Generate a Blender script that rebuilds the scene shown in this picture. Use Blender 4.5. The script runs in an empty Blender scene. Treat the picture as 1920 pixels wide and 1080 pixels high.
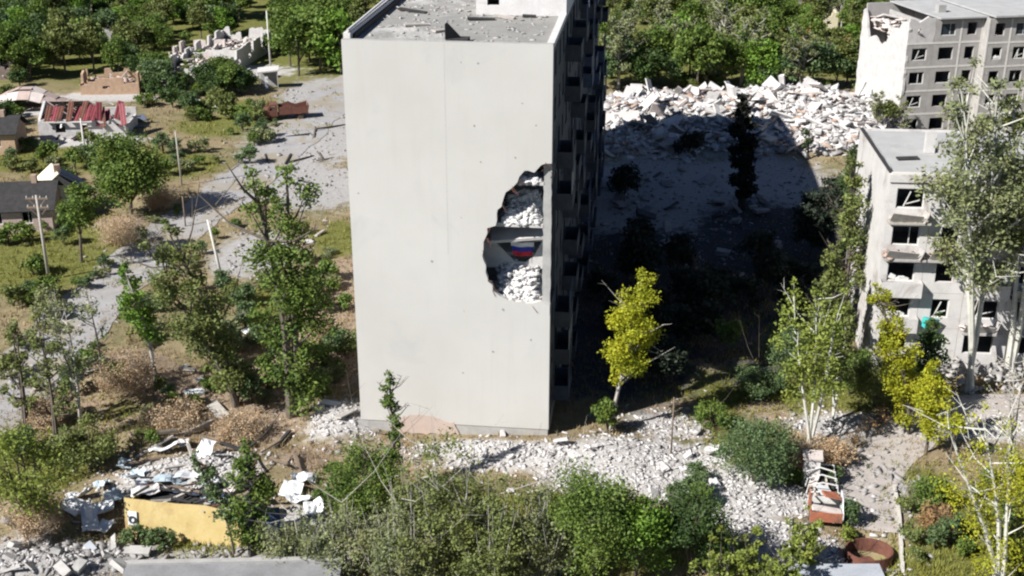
import bpy, math, random
import numpy as np
from mathutils import Vector, Matrix
from mathutils.geometry import tessellate_polygon

R = math.radians
sc = bpy.context.scene
col = sc.collection

# ------------------------------------------------------------------ camera, sky, sun, exposure
CAM_H, PITCH, FPX = 40.5, R(22.3), 2320.0
cam_d = bpy.data.cameras.new('camera')
cam_d.lens = 36.0 * FPX / 1920.0
cam_d.sensor_width = 36.0
cam_d.clip_end = 4000
cam = bpy.data.objects.new('camera', cam_d)
cam.location = (0, 0, CAM_H)
cam.rotation_euler = (math.pi / 2 - PITCH, 0, 0)
col.objects.link(cam)
sc.camera = cam

SUN_EL, SUN_AZ = R(40), R(57)              # azimuth: where the shadows fall, from +Y towards +X
world = bpy.data.worlds.new('World')
sc.world = world
world.use_nodes = True
wn = world.node_tree
bg = wn.nodes['Background']
sky = wn.nodes.new('ShaderNodeTexSky')
sky.sky_type = 'NISHITA'
sky.sun_disc = False
sky.sun_elevation = SUN_EL
sky.sun_rotation = SUN_AZ + math.pi
sky.air_density = 0.6
sky.dust_density = 0.0
sky.ozone_density = 3.0
wn.links.new(sky.outputs[0], bg.inputs['Color'])
bg.inputs['Strength'].default_value = 0.05

sun_d = bpy.data.lights.new('sun', 'SUN')
sun_d.energy = 5.0
sun_d.angle = R(0.5)
sun_d.color = (1.0, 0.97, 0.925)
sun = bpy.data.objects.new('sun', sun_d)
fall = Vector((math.sin(SUN_AZ) * math.cos(SUN_EL), math.cos(SUN_AZ) * math.cos(SUN_EL), -math.sin(SUN_EL)))
sun.rotation_euler = fall.to_track_quat('-Z', 'Y').to_euler()
sun.location = (-60, 20, 90)
col.objects.link(sun)

sc.view_settings.view_transform = 'Standard'
sc.view_settings.look = 'None'
sc.view_settings.exposure = 0.8
sc.view_settings.gamma = 1.0
sc.cycles.max_bounces = 5
sc.cycles.diffuse_bounces = 2
sc.cycles.glossy_bounces = 1
sc.cycles.transmission_bounces = 3
sc.cycles.transparent_max_bounces = 4
sc.cycles.filter_width = 2.2

# ------------------------------------------------------------------ picture measurements -> places on the ground
SP, CP = math.sin(PITCH), math.cos(PITCH)
def ray(px, py):
    xc, yc = (px - 960) / FPX, (540 - py) / FPX
    return Vector((xc, CP + yc * SP, -SP + yc * CP))
def P(px, py, z=0.0):
    d = ray(px, py)
    t = (z - CAM_H) / d.z
    return Vector((d.x * t, d.y * t, z))
def topz(y, py):
    d = ray(960, py)
    return CAM_H + y * d.z / d.y
def depth(y, z=0.0):
    return y * CP + (CAM_H - z) * SP
def xat(px, y, z):
    return (px - 960) * depth(y, z) / FPX

# ------------------------------------------------------------------ terrain
BUMPS = []
def bump(px, py, rx, ry, h, rz=0.0):
    p = P(px, py)
    BUMPS.append((p.x, p.y, rx, ry, h, rz))
for a in ((232, 700, 2.6, 2.0, 1.5), (75, 985, 1.9, 1.4, 1.5), (8, 990, 1.6, 1.3, 1.3), (1490, 855, 1.3, 1.0, 1.2),
          (255, 830, 3.0, 1.5, .9), (1313, 705, 1.6, 1.3, 1.1), (1385, 685, 1.4, 1.0, .8), (420, 730, 2.0, 2.0, .7),
          (225, 425, 2.6, 2.6, 1.0), (305, 365, 2.0, 2.0, .9), (640, 800, 2.2, 3.0, 1.0), (960, 850, 5.5, 2.0, .45),
          (400, 895, 4.5, 2.6, 1.1), (545, 880, 2.2, 2.0, .5), (80, 1090, 5, 2.5, 1.2), (620, 640, 3.5, 4.5, .6),
          (1420, 870, 2.6, 2.6, .8), (1150, 860, 4, 2.5, .5), (1310, 940, 4, 2.0, .4), (400, 640, 1.5, 1.5, .6)):
    bump(*a)
BUMPS.append((P(1630, 1030).x, P(1630, 1030).y, 1.5, 1.35, -1.9, 0.0))
RIDGE = [(12, 150, 5, 8, 4.2), (19, 153, 6, 8, 4.6), (27, 152, 6, 8, 3.9), (34, 153, 6, 8, 4.6), (40, 151, 5, 8, 4.4), (46, 152, 4, 7, 3.6),
         (15, 141, 5, 4, 1.8), (38, 143, 7, 4, 1.6), (28, 141, 3, 2.4, 1.8)]
for x, y, rx, ry, h in RIDGE:
    BUMPS.append((x, y, rx, ry, h * .68, 0.0))
def T(x, y):
    z = .16 * np.sin(x * .11 + 1.3) * np.cos(y * .09) + .09 * np.sin(x * .23 + y * .17)
    for cx, cy, rx, ry, h, rz in BUMPS:
        z = z + h * np.exp(-(((x - cx) / rx) ** 2 + ((y - cy) / ry) ** 2))
    return z
def Tz(x, y):
    return float(T(np.float64(x), np.float64(y)))
def PG(px, py):
    z = 0.0
    for _ in range(5):
        p = P(px, py, z)
        z = Tz(p.x, p.y)
    return Vector((p.x, p.y, z))

# ------------------------------------------------------------------ materials
MATS = {}
def nodes(name):
    m = bpy.data.materials.new(name)
    m.use_nodes = True
    MATS[name] = m
    nt = m.node_tree
    return m, nt, nt.nodes['Principled BSDF']
def ramp(nt, src, stops):
    r = nt.nodes.new('ShaderNodeValToRGB')
    e = r.color_ramp.elements
    while len(e) < len(stops):
        e.new(.5)
    for el, (p, c) in zip(e, stops):
        el.position = p
        el.color = (*c, 1) if len(c) == 3 else c
    nt.links.new(src, r.inputs[0])
    return r.outputs[0]
def noise(nt, scale, detail=5, rough=.6, vec=None, dist=0.0):
    n = nt.nodes.new('ShaderNodeTexNoise')
    n.inputs['Scale'].default_value = scale
    n.inputs['Detail'].default_value = detail
    n.inputs['Roughness'].default_value = rough
    n.inputs['Distortion'].default_value = dist
    if vec:
        nt.links.new(vec, n.inputs['Vector'])
    return n.outputs[0]
def mixc(nt, fac, a, b, mode='MIX'):
    m = nt.nodes.new('ShaderNodeMix')
    m.data_type = 'RGBA'
    m.blend_type = mode
    for s, v in ((m.inputs[0], fac), (m.inputs[6], a), (m.inputs[7], b)):
        if hasattr(v, 'links'):
            nt.links.new(v, s)
        elif isinstance(v, (int, float)):
            s.default_value = v
        else:
            s.default_value = (*v, 1)
    return m.outputs[2]
def geo(nt):
    return nt.nodes.new('ShaderNodeNewGeometry').outputs['Position']
def bumpn(nt, bs, h, strength, dist=.05):
    b = nt.nodes.new('ShaderNodeBump')
    b.inputs['Strength'].default_value = strength
    b.inputs['Distance'].default_value = dist
    nt.links.new(h, b.inputs['Height'])
    nt.links.new(b.outputs[0], bs.inputs['Normal'])
def mat(name, c1, c2, scale=1.5, rough=.85, bmp=.3, lo=.35, hi=.65, stain=None, metal=0.0, fine=14):
    m, nt, bs = nodes(name)
    v = geo(nt)
    n = noise(nt, scale, 6, .65, v)
    c = ramp(nt, n, [(lo, c1), (hi, c2)])
    f = noise(nt, fine, 4, .7, v)
    c = mixc(nt, .08 if name == 'white_render' else .35, c, ramp(nt, f, [(.3, tuple(x * .6 for x in c1)), (.7, c2)]))
    if stain:
        s = noise(nt, scale * .35, 5, .7, v, .6)
        sf = ramp(nt, s, [(stain[1], (0, 0, 0)), (stain[1] + .14, (1, 1, 1))])
        c = mixc(nt, sf, c, stain[0])
    nt.links.new(c, bs.inputs['Base Color'])
    bs.inputs['Roughness'].default_value = rough
    bs.inputs['Metallic'].default_value = metal
    if bmp:
        bumpn(nt, bs, f, bmp)
    return m
def leafmat(name, dark, light, trans=.3, lo=.0, hi=1.0):
    m, nt, bs = nodes(name)
    a = nt.nodes.new('ShaderNodeAttribute')
    a.attribute_name = 'tint'
    c = ramp(nt, a.outputs['Fac'], [(lo, dark), (hi, light)])
    n = noise(nt, .55, 3, .6, geo(nt))
    c = mixc(nt, ramp(nt, n, [(.35, (0, 0, 0)), (.7, (.7, .7, .7))]), c, tuple(.5 * (d + l) * k for d, l, k in zip(dark, light, (1.25, 1.05, .8))))
    nt.links.new(c, bs.inputs['Base Color'])
    bs.inputs['Roughness'].default_value = .6
    bs.inputs['Specular IOR Level'].default_value = .25
    t = nt.nodes.new('ShaderNodeBsdfTranslucent')
    nt.links.new(c, t.inputs['Color'])
    mx = nt.nodes.new('ShaderNodeMixShader')
    mx.inputs[0].default_value = trans
    nt.links.new(bs.outputs[0], mx.inputs[1])
    nt.links.new(t.outputs[0], mx.inputs[2])
    nt.links.new(mx.outputs[0], nt.nodes['Material Output'].inputs['Surface'])
    return m

m, nt, bs = nodes('white_render')
v = geo(nt)
mp = nt.nodes.new('ShaderNodeMapping'); nt.links.new(v, mp.inputs['Vector']); mp.inputs['Scale'].default_value = (1, 1, .07)
c = ramp(nt, noise(nt, .16, 5, .6, v), [(.35, (.470, .458, .430)), (.65, (.512, .500, .472))])
c = mixc(nt, ramp(nt, noise(nt, 1.6, 5, .65, mp.outputs[0]), [(.52, (0, 0, 0)), (.82, (.30, .30, .30))]), c, (.41, .395, .37))
c = mixc(nt, ramp(nt, noise(nt, .22, 4, .6, v, .8), [(.60, (0, 0, 0)), (.76, (.55, .55, .55))]), c, (.395, .388, .378))
c = mixc(nt, ramp(nt, noise(nt, 9, 3, .6, v), [(.70, (0, 0, 0)), (.78, (.35, .35, .35))]), c, (.36, .35, .33))
nt.links.new(c, bs.inputs['Base Color'])
bs.inputs['Roughness'].default_value = .92
bumpn(nt, bs, noise(nt, 5, 4, .7, v), .06)
mat('white_paint', (.54, .52, .51), (.66, .645, .63), 1.2, .85, .2, stain=((.34, .30, .26), .6))
mat('concrete', (.30, .29, .28), (.43, .42, .40), 1.0, .9, .35)
mat('rubble_pale', (.38, .36, .355), (.62, .60, .59), 1.6, .92, .35, stain=((.27, .24, .22), .60))
mat('rubble_grey', (.22, .21, .205), (.38, .36, .35), 1.6, .92, .35)
mat('concrete_pale', (.44, .42, .41), (.60, .58, .56), 1.3, .9, .35, stain=((.38, .35, .32), .62))
mat('concrete_pink', (.50, .43, .40), (.64, .57, .53), 1.0, .9, .35)
mat('panel_grey', (.30, .285, .275), (.43, .41, .39), 1.1, .9, .3, stain=((.20, .19, .18), .64))
mat('panel_shaded', (.050, .054, .060), (.095, .10, .11), 1.2, .9, .25)  # shade of the tower's unlit side is put into this colour
mat('joint_pale', (.55, .53, .49), (.66, .64, .60), 2, .9, .2)
mat('roof_felt', (.18, .175, .165), (.34, .33, .31), .4, .95, .35, lo=.3, hi=.7, stain=((.46, .45, .43), .54))
mat('roof_light', (.33, .33, .33), (.43, .43, .42), .6, .95, .3, stain=((.24, .24, .24), .6))
mat('dark_interior', (.05, .05, .055), (.09, .09, .09), 1, .95, .1)
mat('brick_orange', (.38, .24, .15), (.54, .39, .27), 2.5, .9, .4)
mat('brick_brown', (.34, .23, .17), (.46, .34, .27), 2.5, .9, .4)
mat('red_metal', (.19, .035, .045), (.28, .065, .075), 1.5, .6, .15, stain=((.26, .13, .10), .62))
mat('rust', (.10, .038, .026), (.19, .075, .05), 2.5, .85, .3, stain=((.035, .03, .03), .56))
mat('rust_orange', (.30, .085, .045), (.46, .17, .09), 2, .8, .3, stain=((.13, .07, .05), .50))
mat('char', (.014, .014, .016), (.04, .037, .036), 2, .9, .3)
mat('wood', (.14, .10, .07), (.25, .19, .14), 3, .85, .3)
mat('wood_grey', (.32, .29, .26), (.46, .43, .39), 3, .85, .3)
mat('pole_pale', (.50, .48, .44), (.64, .61, .56), 2, .85, .15)
mat('bark', (.075, .06, .045), (.15, .125, .10), 3, .9, .4)
mat('bark_pale', (.42, .42, .37), (.62, .60, .53), 2, .85, .3)
mat('bark_burnt', (.018, .016, .015), (.05, .045, .04), 3, .9, .3)
mat('yellow_paint', (.50, .37, .14), (.60, .47, .22), 1.1, .65, .15, stain=((.36, .24, .11), .56))
mat('blue_metal', (.05, .09, .20), (.11, .17, .32), 1.5, .55, .1)
mat('blue_sheet', (.38, .47, .53), (.52, .60, .65), 1.2, .6, .12)
mat('white_sheet', (.62, .64, .66), (.76, .77, .78), 1.2, .6, .12)
mat('cream_roof', (.62, .56, .40), (.74, .68, .50), 1.5, .8, .15)
mat('slate_blue', (.055, .07, .105), (.11, .13, .18), 1.5, .8, .2)
mat('slate_pink', (.36, .27, .24), (.50, .40, .36), 1.4, .9, .3)
mat('glass_dark', (.02, .03, .04), (.035, .045, .06), 1, .12, 0)
mat('frame_white', (.58, .57, .54), (.70, .69, .66), 4, .7, .1)
mat('flag_white', (.72, .72, .74), (.80, .80, .80), 3, .8, .05)
mat('flag_blue', (.015, .03, .30), (.03, .05, .40), 3, .8, .05)
mat('flag_red', (.48, .015, .03), (.60, .03, .045), 3, .8, .05)
mat('teal', (.03, .38, .36), (.06, .50, .46), 3, .7, .1)
mat('asphalt', (.255, .247, .25), (.37, .36, .36), .5, .95, .4, lo=.3, hi=.7, stain=((.27, .235, .18), .47))
mat('paving', (.34, .30, .28), (.45, .41, .38), .9, .95, .35, stain=((.30, .24, .18), .58))
mat('slab_bluegrey', (.30, .32, .36), (.42, .44, .48), .8, .9, .3)
mat('roof_old', (.17, .17, .175), (.28, .28, .285), .7, .95, .3, stain=((.36, .34, .30), .62))
mat('white_block', (.50, .48, .465), (.63, .61, .59), .9, .9, .25, stain=((.30, .26, .235), .55))
mat('white_seam', (.465, .455, .43), (.505, .495, .467), 1.0, .92, .1)
mat('kerb', (.48, .45, .40), (.60, .57, .52), 2, .9, .3)
mat('pink_plaster', (.46, .37, .32), (.54, .43, .37), 1.5, .9, .2)

leafmat('leaf_green', (0.034, 0.074, 0.016), (0.200, 0.290, 0.062))
leafmat('leaf_dark', (0.016, 0.038, 0.013), (0.095, 0.165, 0.045))
leafmat('leaf_olive', (0.052, 0.076, 0.022), (0.250, 0.300, 0.100))
leafmat('leaf_grey', (0.082, 0.104, 0.050), (0.315, 0.360, 0.180))
leafmat('leaf_bright', (0.045, 0.105, 0.016), (0.210, 0.370, 0.055))
leafmat('leaf_yellow', (.095, .145, .014), (.600, .610, .045), .38)
leafmat('leaf_lime', (.085, .125, .022), (.310, .380, .085))
leafmat('leaf_blue', (0.038, 0.076, 0.036), (0.165, 0.250, 0.105))
leafmat('leaf_tan', (.27, .195, .125), (.58, .46, .32), .2)
leafmat('leaf_rust', (.16, .10, .045), (.38, .26, .14))
leafmat('dry_grass', (.17, .13, .075), (.44, .36, .22), .2)
leafmat('leaf_black', (.006, .007, .006), (.018, .022, .014), .05)
leafmat('green_grass', (.085, .105, .022), (.33, .34, .09), .25)
leafmat('brown_grass', (.19, .135, .09), (.46, .36, .25), .2)

# ground: zones blended by vertex attribute, broken up with noise
m, nt, bs = nodes('ground')
v = geo(nt)
za = nt.nodes.new('ShaderNodeAttribute'); za.attribute_name = 'zone'
sx = nt.nodes.new('ShaderNodeSeparateColor'); nt.links.new(za.outputs['Color'], sx.inputs[0])
big, med, fin = noise(nt, .09, 5, .6, v), noise(nt, .55, 6, .7, v), noise(nt, 3.5, 6, .75, v)
base = mixc(nt, ramp(nt, big, [(.38, (0, 0, 0)), (.62, (1, 1, 1))]),
            ramp(nt, med, [(.3, (.11, .105, .05)), (.7, (.25, .215, .12))]),
            ramp(nt, med, [(.3, (.19, .145, .09)), (.7, (.35, .275, .175))]))
def zone(weight, c_lo, c_hi, base, bias):
    ad = nt.nodes.new('ShaderNodeMath'); ad.operation = 'ADD'
    nt.links.new(weight, ad.inputs[0])
    sb = nt.nodes.new('ShaderNodeMath'); sb.operation = 'MULTIPLY_ADD'
    nt.links.new(med, sb.inputs[0]); sb.inputs[1].default_value = 1.3; sb.inputs[2].default_value = -.65 - bias
    nt.links.new(sb.outputs[0], ad.inputs[1])
    f = ramp(nt, ad.outputs[0], [(.30, (0, 0, 0)), (.62, (1, 1, 1))])
    return mixc(nt, f, base, ramp(nt, fin, [(.3, c_lo), (.7, c_hi)]))
base = zone(sx.outputs[0], (.065, .072, .020), (.215, .215, .064), base, 0)
base = zone(sx.outputs[2], (.21, .155, .112), (.40, .315, .235), base, 0)
base = zone(za.outputs['Alpha'], (.25, .24, .235), (.42, .405, .39), base, 0)
base = zone(sx.outputs[1], (.31, .29, .28), (.56, .54, .52), base, 0)
shade_attr = nt.nodes.new('ShaderNodeAttribute'); shade_attr.attribute_name = 'yard'
base = zone(shade_attr.outputs['Fac'], (.035, .036, .040), (.085, .085, .088), base, 0)  # near-black zone: the tower's shade put into the ground colour
nt.links.new(base, bs.inputs['Base Color'])
bs.inputs['Roughness'].default_value = .95
bs.inputs['Specular IOR Level'].default_value = .1
bumpn(nt, bs, fin, .8, .12)

# ------------------------------------------------------------------ helpers: tags, meshes
def tag(o, label=None, cat=None, group=None, kind=None):
    for k, val in (('label', label), ('category', cat), ('group', group), ('kind', kind)):
        if val:
            o[k] = val
    return o
def thing(name, label, cat, loc=(0, 0, 0), rz=0.0, group=None):
    o = bpy.data.objects.new(name, None)
    o.empty_display_size = .3
    col.objects.link(o)
    o.location = loc
    o.rotation_euler = (0, 0, rz)
    return tag(o, label, cat, group)
def link(name, me, parent=None, M=None):
    o = bpy.data.objects.new(name, me)
    col.objects.link(o)
    if parent:
        o.parent = parent
    if M is not None:
        o.matrix_local = M
    return o
def np_mesh(name, verts, faces, material, smooth=False, tint=None):
    verts = np.asarray(verts, np.float32); faces = np.asarray(faces, np.int32)
    me = bpy.data.meshes.new(name)
    me.vertices.add(len(verts)); me.vertices.foreach_set('co', verts.ravel())
    k = faces.shape[1]
    me.loops.add(faces.size); me.loops.foreach_set('vertex_index', faces.ravel())
    me.polygons.add(len(faces))
    me.polygons.foreach_set('loop_start', np.arange(0, faces.size, k, dtype=np.int32))
    if smooth:
        me.polygons.foreach_set('use_smooth', np.ones(len(faces), bool))
    me.update(calc_edges=True)
    if tint is not None:
        a = me.attributes.new('tint', 'FLOAT', 'POINT')
        a.data.foreach_set('value', np.asarray(tint, np.float32))
    me.materials.append(MATS[material])
    return me
CUBE = np.array([(-1, -1, -1), (1, -1, -1), (1, 1, -1), (-1, 1, -1), (-1, -1, 1), (1, -1, 1), (1, 1, 1), (-1, 1, 1)], float) * .5
CF = np.array([(0, 3, 2, 1), (4, 5, 6, 7), (0, 1, 5, 4), (1, 2, 6, 5), (2, 3, 7, 6), (3, 0, 4, 7)])
class MB:
    """collects pieces of one part"""
    def __init__(s):
        s.v, s.f = [], []
    def box(s, c, d, rot=None, taper=None, jit=0, rng=random):
        b = len(s.v)
        for q in CUBE:
            p = Vector((q[0] * d[0], q[1] * d[1], q[2] * d[2]))
            if taper and q[2] > 0:
                p.x *= taper; p.y *= taper
            if jit:
                p += Vector((rng.uniform(-jit, jit) for _ in range(3)))
            if rot is not None:
                p = rot @ p
            s.v.append(p + Vector(c))
        s.f += [tuple(int(i) + b for i in q) for q in CF]
        return s
    def span(s, a, b):
        return s.box([(i + j) / 2 for i, j in zip(a, b)], [j - i for i, j in zip(a, b)])
    def tube(s, pts, rad, n=6, cap=True):
        pts = [Vector(p) for p in pts]
        b = len(s.v)
        for i, p in enumerate(pts):
            d = (pts[min(i + 1, len(pts) - 1)] - pts[max(i - 1, 0)])
            d = d.normalized() if d.length > 1e-6 else Vector((0, 0, 1))
            u = d.cross(Vector((0, 0, 1)) if abs(d.z) < .9 else Vector((1, 0, 0))).normalized()
            w = d.cross(u)
            r = rad[i] if hasattr(rad, '__len__') else rad
            for k in range(n):
                a = 2 * math.pi * k / n
                s.v.append(p + u * (r * math.cos(a)) + w * (r * math.sin(a)))
        for i in range(len(pts) - 1):
            for k in range(n):
                k2 = (k + 1) % n
                s.f.append((b + i * n + k, b + i * n + k2, b + (i + 1) * n + k2, b + (i + 1) * n + k))
        if cap:
            s.f.append(tuple(b + k for k in range(n))[::-1])
            s.f.append(tuple(b + (len(pts) - 1) * n + k for k in range(n)))
        return s
    def grid(s, fn, nu, nv, close=False):
        b = len(s.v)
        for i in range(nu + 1):
            for j in range(nv + 1):
                s.v.append(Vector(fn(i / nu, j / nv)))
        for i in range(nu):
            for j in range(nv):
                a = b + i * (nv + 1) + j
                s.f.append((a, a + nv + 1, a + nv + 2, a + 1))
        return s
    def polywall(s, outer, holes=(), t=.3, y0=0.0):
        loops = [outer] + list(holes)
        tri = tessellate_polygon([[Vector((x, z, 0)) for x, z in lp] for lp in loops])
        flat = [p for lp in loops for p in lp]
        b = len(s.v); n = len(flat)
        s.v += [Vector((x, y0, z)) for x, z in flat] + [Vector((x, y0 + t, z)) for x, z in flat]
        for a, c, d in tri:
            (x1, z1), (x2, z2), (x3, z3) = flat[a], flat[c], flat[d]
            if (x2 - x1) * (z3 - z1) - (x3 - x1) * (z2 - z1) < 0:
                c, d = d, c
            s.f.append((b + a, b + c, b + d)); s.f.append((b + n + a, b + n + d, b + n + c))
        o = 0
        for lp in loops:
            for i in range(len(lp)):
                j = (i + 1) % len(lp)
                s.f.append((b + o + i, b + n + o + i, b + n + o + j, b + o + j))
            o += len(lp)
        return s
    def mesh(s, name, material, smooth=False):
        me = bpy.data.meshes.new(name)
        me.from_pydata([tuple(v) for v in s.v], [], s.f)
        if smooth:
            me.polygons.foreach_set('use_smooth', [True] * len(me.polygons))
        me.materials.append(MATS[material])
        me.update()
        return me
    def build(s, name, material, parent=None, M=None, smooth=False):
        return link(name, s.mesh(name, material, smooth), parent, M)
def Tr(x, y, z):
    return Matrix.Translation((x, y, z))
def Rz(a):
    return Matrix.Rotation(a, 4, 'Z')
def rot3(rx, ry, rz):
    return (Matrix.Rotation(rz, 3, 'Z') @ Matrix.Rotation(ry, 3, 'Y') @ Matrix.Rotation(rx, 3, 'X'))
def rough_loop(pts, step=.35, amp=.12, seed=1):
    g = random.Random(seed); out = []
    for i, a in enumerate(pts):
        b = pts[(i + 1) % len(pts)]
        L = math.dist(a, b); n = max(1, int(L / step))
        for k in range(n):
            t = k / n
            out.append((a[0] + (b[0] - a[0]) * t + g.uniform(-amp, amp), a[1] + (b[1] - a[1]) * t + g.uniform(-amp, amp)))
    return out
def chunks_mesh(name, cen, size, seed, material, flat=.6):
    g = np.random.default_rng(seed); n = len(cen)
    dim = size[:, None] * g.uniform(.3, 1.0, (n, 3)) * np.array([1.7, .95, flat * .8])
    loc = CUBE[None] * dim[:, None] * (1 + g.uniform(-.35, .35, (n, 8, 3)))
    a, b, c = g.uniform(-.6, .6, n), g.uniform(-.6, .6, n), g.uniform(0, 6.28, n)
    ca, sa, cb, sb, cc, sn = np.cos(a), np.sin(a), np.cos(b), np.sin(b), np.cos(c), np.sin(c)
    z0 = np.zeros(n); o1 = np.ones(n)
    rx = np.stack([o1, z0, z0, z0, ca, -sa, z0, sa, ca], 1).reshape(n, 3, 3)
    ry = np.stack([cb, z0, sb, z0, o1, z0, -sb, z0, cb], 1).reshape(n, 3, 3)
    rz = np.stack([cc, -sn, z0, sn, cc, z0, z0, z0, o1], 1).reshape(n, 3, 3)
    rot = rz @ ry @ rx
    v = np.einsum('nij,nkj->nki', rot, loc) + cen[:, None]
    f = CF[None] + (np.arange(n) * 8)[:, None, None]
    return np_mesh(name, v.reshape(-1, 3), f.reshape(-1, 4), material)

# ------------------------------------------------------------------ ground sheet with zones
GREEN = [(40, 500, 13, 7), (30, 300, 16, 6), (210, 300, 10, 6), (440, 235, 9, 6), (330, 310, 6, 6), (480, 200, 6, 4), (140, 430, 6, 6),
         (1405, 850, 3.6, 4), (1420, 735, 6, 4), (1330, 790, 3, 2), (1480, 640, 5, 6), (1750, 930, 2.6, 4), (1890, 1010, 5, 6), (1110, 1010, 7, 4),
         (860, 980, 7, 4), (690, 960, 4, 3), (1620, 720, 6, 5), (420, 1020, 4, 1.5), (170, 800, 5, 4), (50, 870, 5, 4), (1780, 1060, 5, 3),
         (1300, 1020, 5, 2.5), (1000, 960, 5, 2.5), (520, 560, 3, 4), (640, 450, 3, 6)]
SOIL = [(232, 690, 3.6, 3), (620, 590, 4, 6), (610, 690, 5, 3), (225, 420, 4, 3), (420, 780, 5, 4), (300, 800, 5, 3), (650, 520, 3, 5), (75, 960, 2.5, 2.5),
        (1490, 850, 2, 1.5), (1310, 690, 2.2, 2), (1385, 680, 2, 1.5), (600, 870, 3, 2), (1280, 790, 2.5, 3), (100, 780, 4, 4), (330, 720, 4, 3), (480, 800, 4, 4),
        (690, 860, 3, 3), (540, 700, 4, 4), (1440, 770, 2, 2)]
RUB = [(160, 265, 8, 3), (420, 135, 12, 6), (200, 180, 8, 3), (40, 210, 8, 3), (980, 865, 6, 1.6), (1200, 870, 6, 3), (1310, 915, 6, 2.2), (1430, 945, 5, 2), (880, 850, 4.5, 1.4), (645, 800, 2.5, 3), (1250, 800, 3, 2.5), (1520, 1050, 4, 2.5),
       (90, 1060, 3, 1.5), (600, 980, 3, 2.5), (350, 900, 5, 2.6), (1580, 790, 4, 1.6), (1850, 790, 4, 3), (1120, 900, 4, 2), (1380, 990, 4, 2), (1700, 1000, .1, .1)]
GREY = [(1300, 360, 17, 15), (1180, 370, 10, 14), (1300, 430, 12, 9), (1420, 330, 9, 9), (90, 1065, 6, 3), (230, 1050, 3, 2), (160, 580, 3, 4), (255, 495, 3, 4), (350, 420, 3, 5), (60, 690, 3, 4), (450, 345, 4, 6), (590, 260, 9, 13), (600, 350, 6, 9), (530, 330, 6, 9), (600, 180, 6, 12), (1620, 900, 3.2, 5), (470, 480, 4, 6),
        (450, 1060, 6, 2), (1600, 800, 4, 2)]
PAINTED_SHADE = [(1450, 430, 8, 8), (1250, 560, 14, 13), (1380, 600, 10, 12), (1150, 640, 8, 12), (1300, 480, 16, 8), (1480, 520, 7, 12)]  # where the tower's shadow is painted dark on the ground
def blobs(lst, x, y):
    w = np.zeros_like(x)
    for px, py, rx, ry in lst:
        c = P(px, py)
        w = np.maximum(w, np.exp(-(((x - c.x) / rx) ** 2 + ((y - c.y) / ry) ** 2) ** 1.2))
    return w
def weights(x, y):
    g = blobs(GREEN, x, y); s = blobs(SOIL, x, y); r = blobs(RUB, x, y); a = blobs(GREY, x, y)
    for cx, cy, rx, ry, h in RIDGE:
        r = np.maximum(r, np.exp(-(((x - cx) / (rx * 1.3)) ** 2 + ((y - cy) / (ry * 1.1)) ** 2) ** 2))
    far = np.clip((y - 165) / 20, 0, 1)
    return np.maximum(g, far * .75), r * (1 - .6 * blobs(PAINTED_SHADE, x, y)), s, a
ys = [30.0]
while ys[-1] < 900:
    ys.append(ys[-1] + max(.55, (ys[-1] - 60) * .011 + .55))
ys = np.array(ys); nu = 330
us = np.linspace(-1, 1, nu)
X = us[None] * (ys[:, None] * .62 + 30); Y = np.repeat(ys[:, None], nu, 1)
Z = T(X, Y)
idx = np.arange(X.size).reshape(X.shape)
gf = np.stack([idx[:-1, :-1], idx[:-1, 1:], idx[1:, 1:], idx[1:, :-1]], -1).reshape(-1, 4)
gm = np_mesh('ground', np.stack([X, Y, Z], -1).reshape(-1, 3), gf, 'ground', True)
wg, wr, ws, wa = weights(X.ravel(), Y.ravel())
at = gm.attributes.new('zone', 'FLOAT_COLOR', 'POINT')
at.data.foreach_set('color', np.stack([wg, wr, ws, wa], -1).astype(np.float32).ravel())
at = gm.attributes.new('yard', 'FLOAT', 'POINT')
at.data.foreach_set('value', blobs(PAINTED_SHADE, X.ravel(), Y.ravel()).astype(np.float32))  # strength of the shade painted on the ground
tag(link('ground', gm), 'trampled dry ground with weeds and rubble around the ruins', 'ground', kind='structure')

def strip(name, pts, widths, mt, lift, label, cat):
    """a road or path sheet that follows the terrain"""
    pts = [P(*p) for p in pts]
    fine = []
    for i in range(len(pts) - 1):
        p0, p1, p2, p3 = pts[max(i - 1, 0)], pts[i], pts[i + 1], pts[min(i + 2, len(pts) - 1)]
        n = max(2, int((p2 - p1).length / 1.0))
        for k in range(n):
            t = k / n
            q = .5 * ((2 * p1) + (p2 - p0) * t + (2 * p0 - 5 * p1 + 4 * p2 - p3) * t * t + (3 * p1 - p0 - 3 * p2 + p3) * t ** 3)
            fine.append((q, widths[i] + (widths[i + 1] - widths[i]) * t))
    fine.append((pts[-1], widths[-1]))
    v = []; nn = 11
    for i, (q, w) in enumerate(fine):
        d = (fine[min(i + 1, len(fine) - 1)][0] - fine[max(i - 1, 0)][0]).normalized()
        s = Vector((d.y, -d.x, 0))
        for k in range(nn):
            u = k / (nn - 1) * 2 - 1
            if abs(u) == 1:
                u *= 1 + .09 * math.sin(i * .55 + u) + .07 * math.sin(i * .21 + 2 * u) + .04 * math.sin(i * 1.7)
            c = q + s * (u * w / 2)
            v.append((c.x, c.y, Tz(c.x, c.y) + lift))
    f = []
    for i in range(len(fine) - 1):
        for k in range(nn - 1):
            a = i * nn + k
            f.append((a, a + 1, a + nn + 1, a + nn))
    o = link(name, np_mesh(name, v, f, mt, True))
    tag(o, label, cat, kind='structure')
    return fine
strip('road', [(-220, 930), (-60, 800), (60, 690), (160, 580), (255, 495), (350, 420), (450, 345), (530, 275), (590, 215), (650, 165), (740, 110)],
      [6.5, 6.5, 6.5, 6, 6, 6, 6.5, 7, 7, 7, 7], 'asphalt', .05, 'grey cracked road running past the tower towards the burnt truck', 'road')
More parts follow.
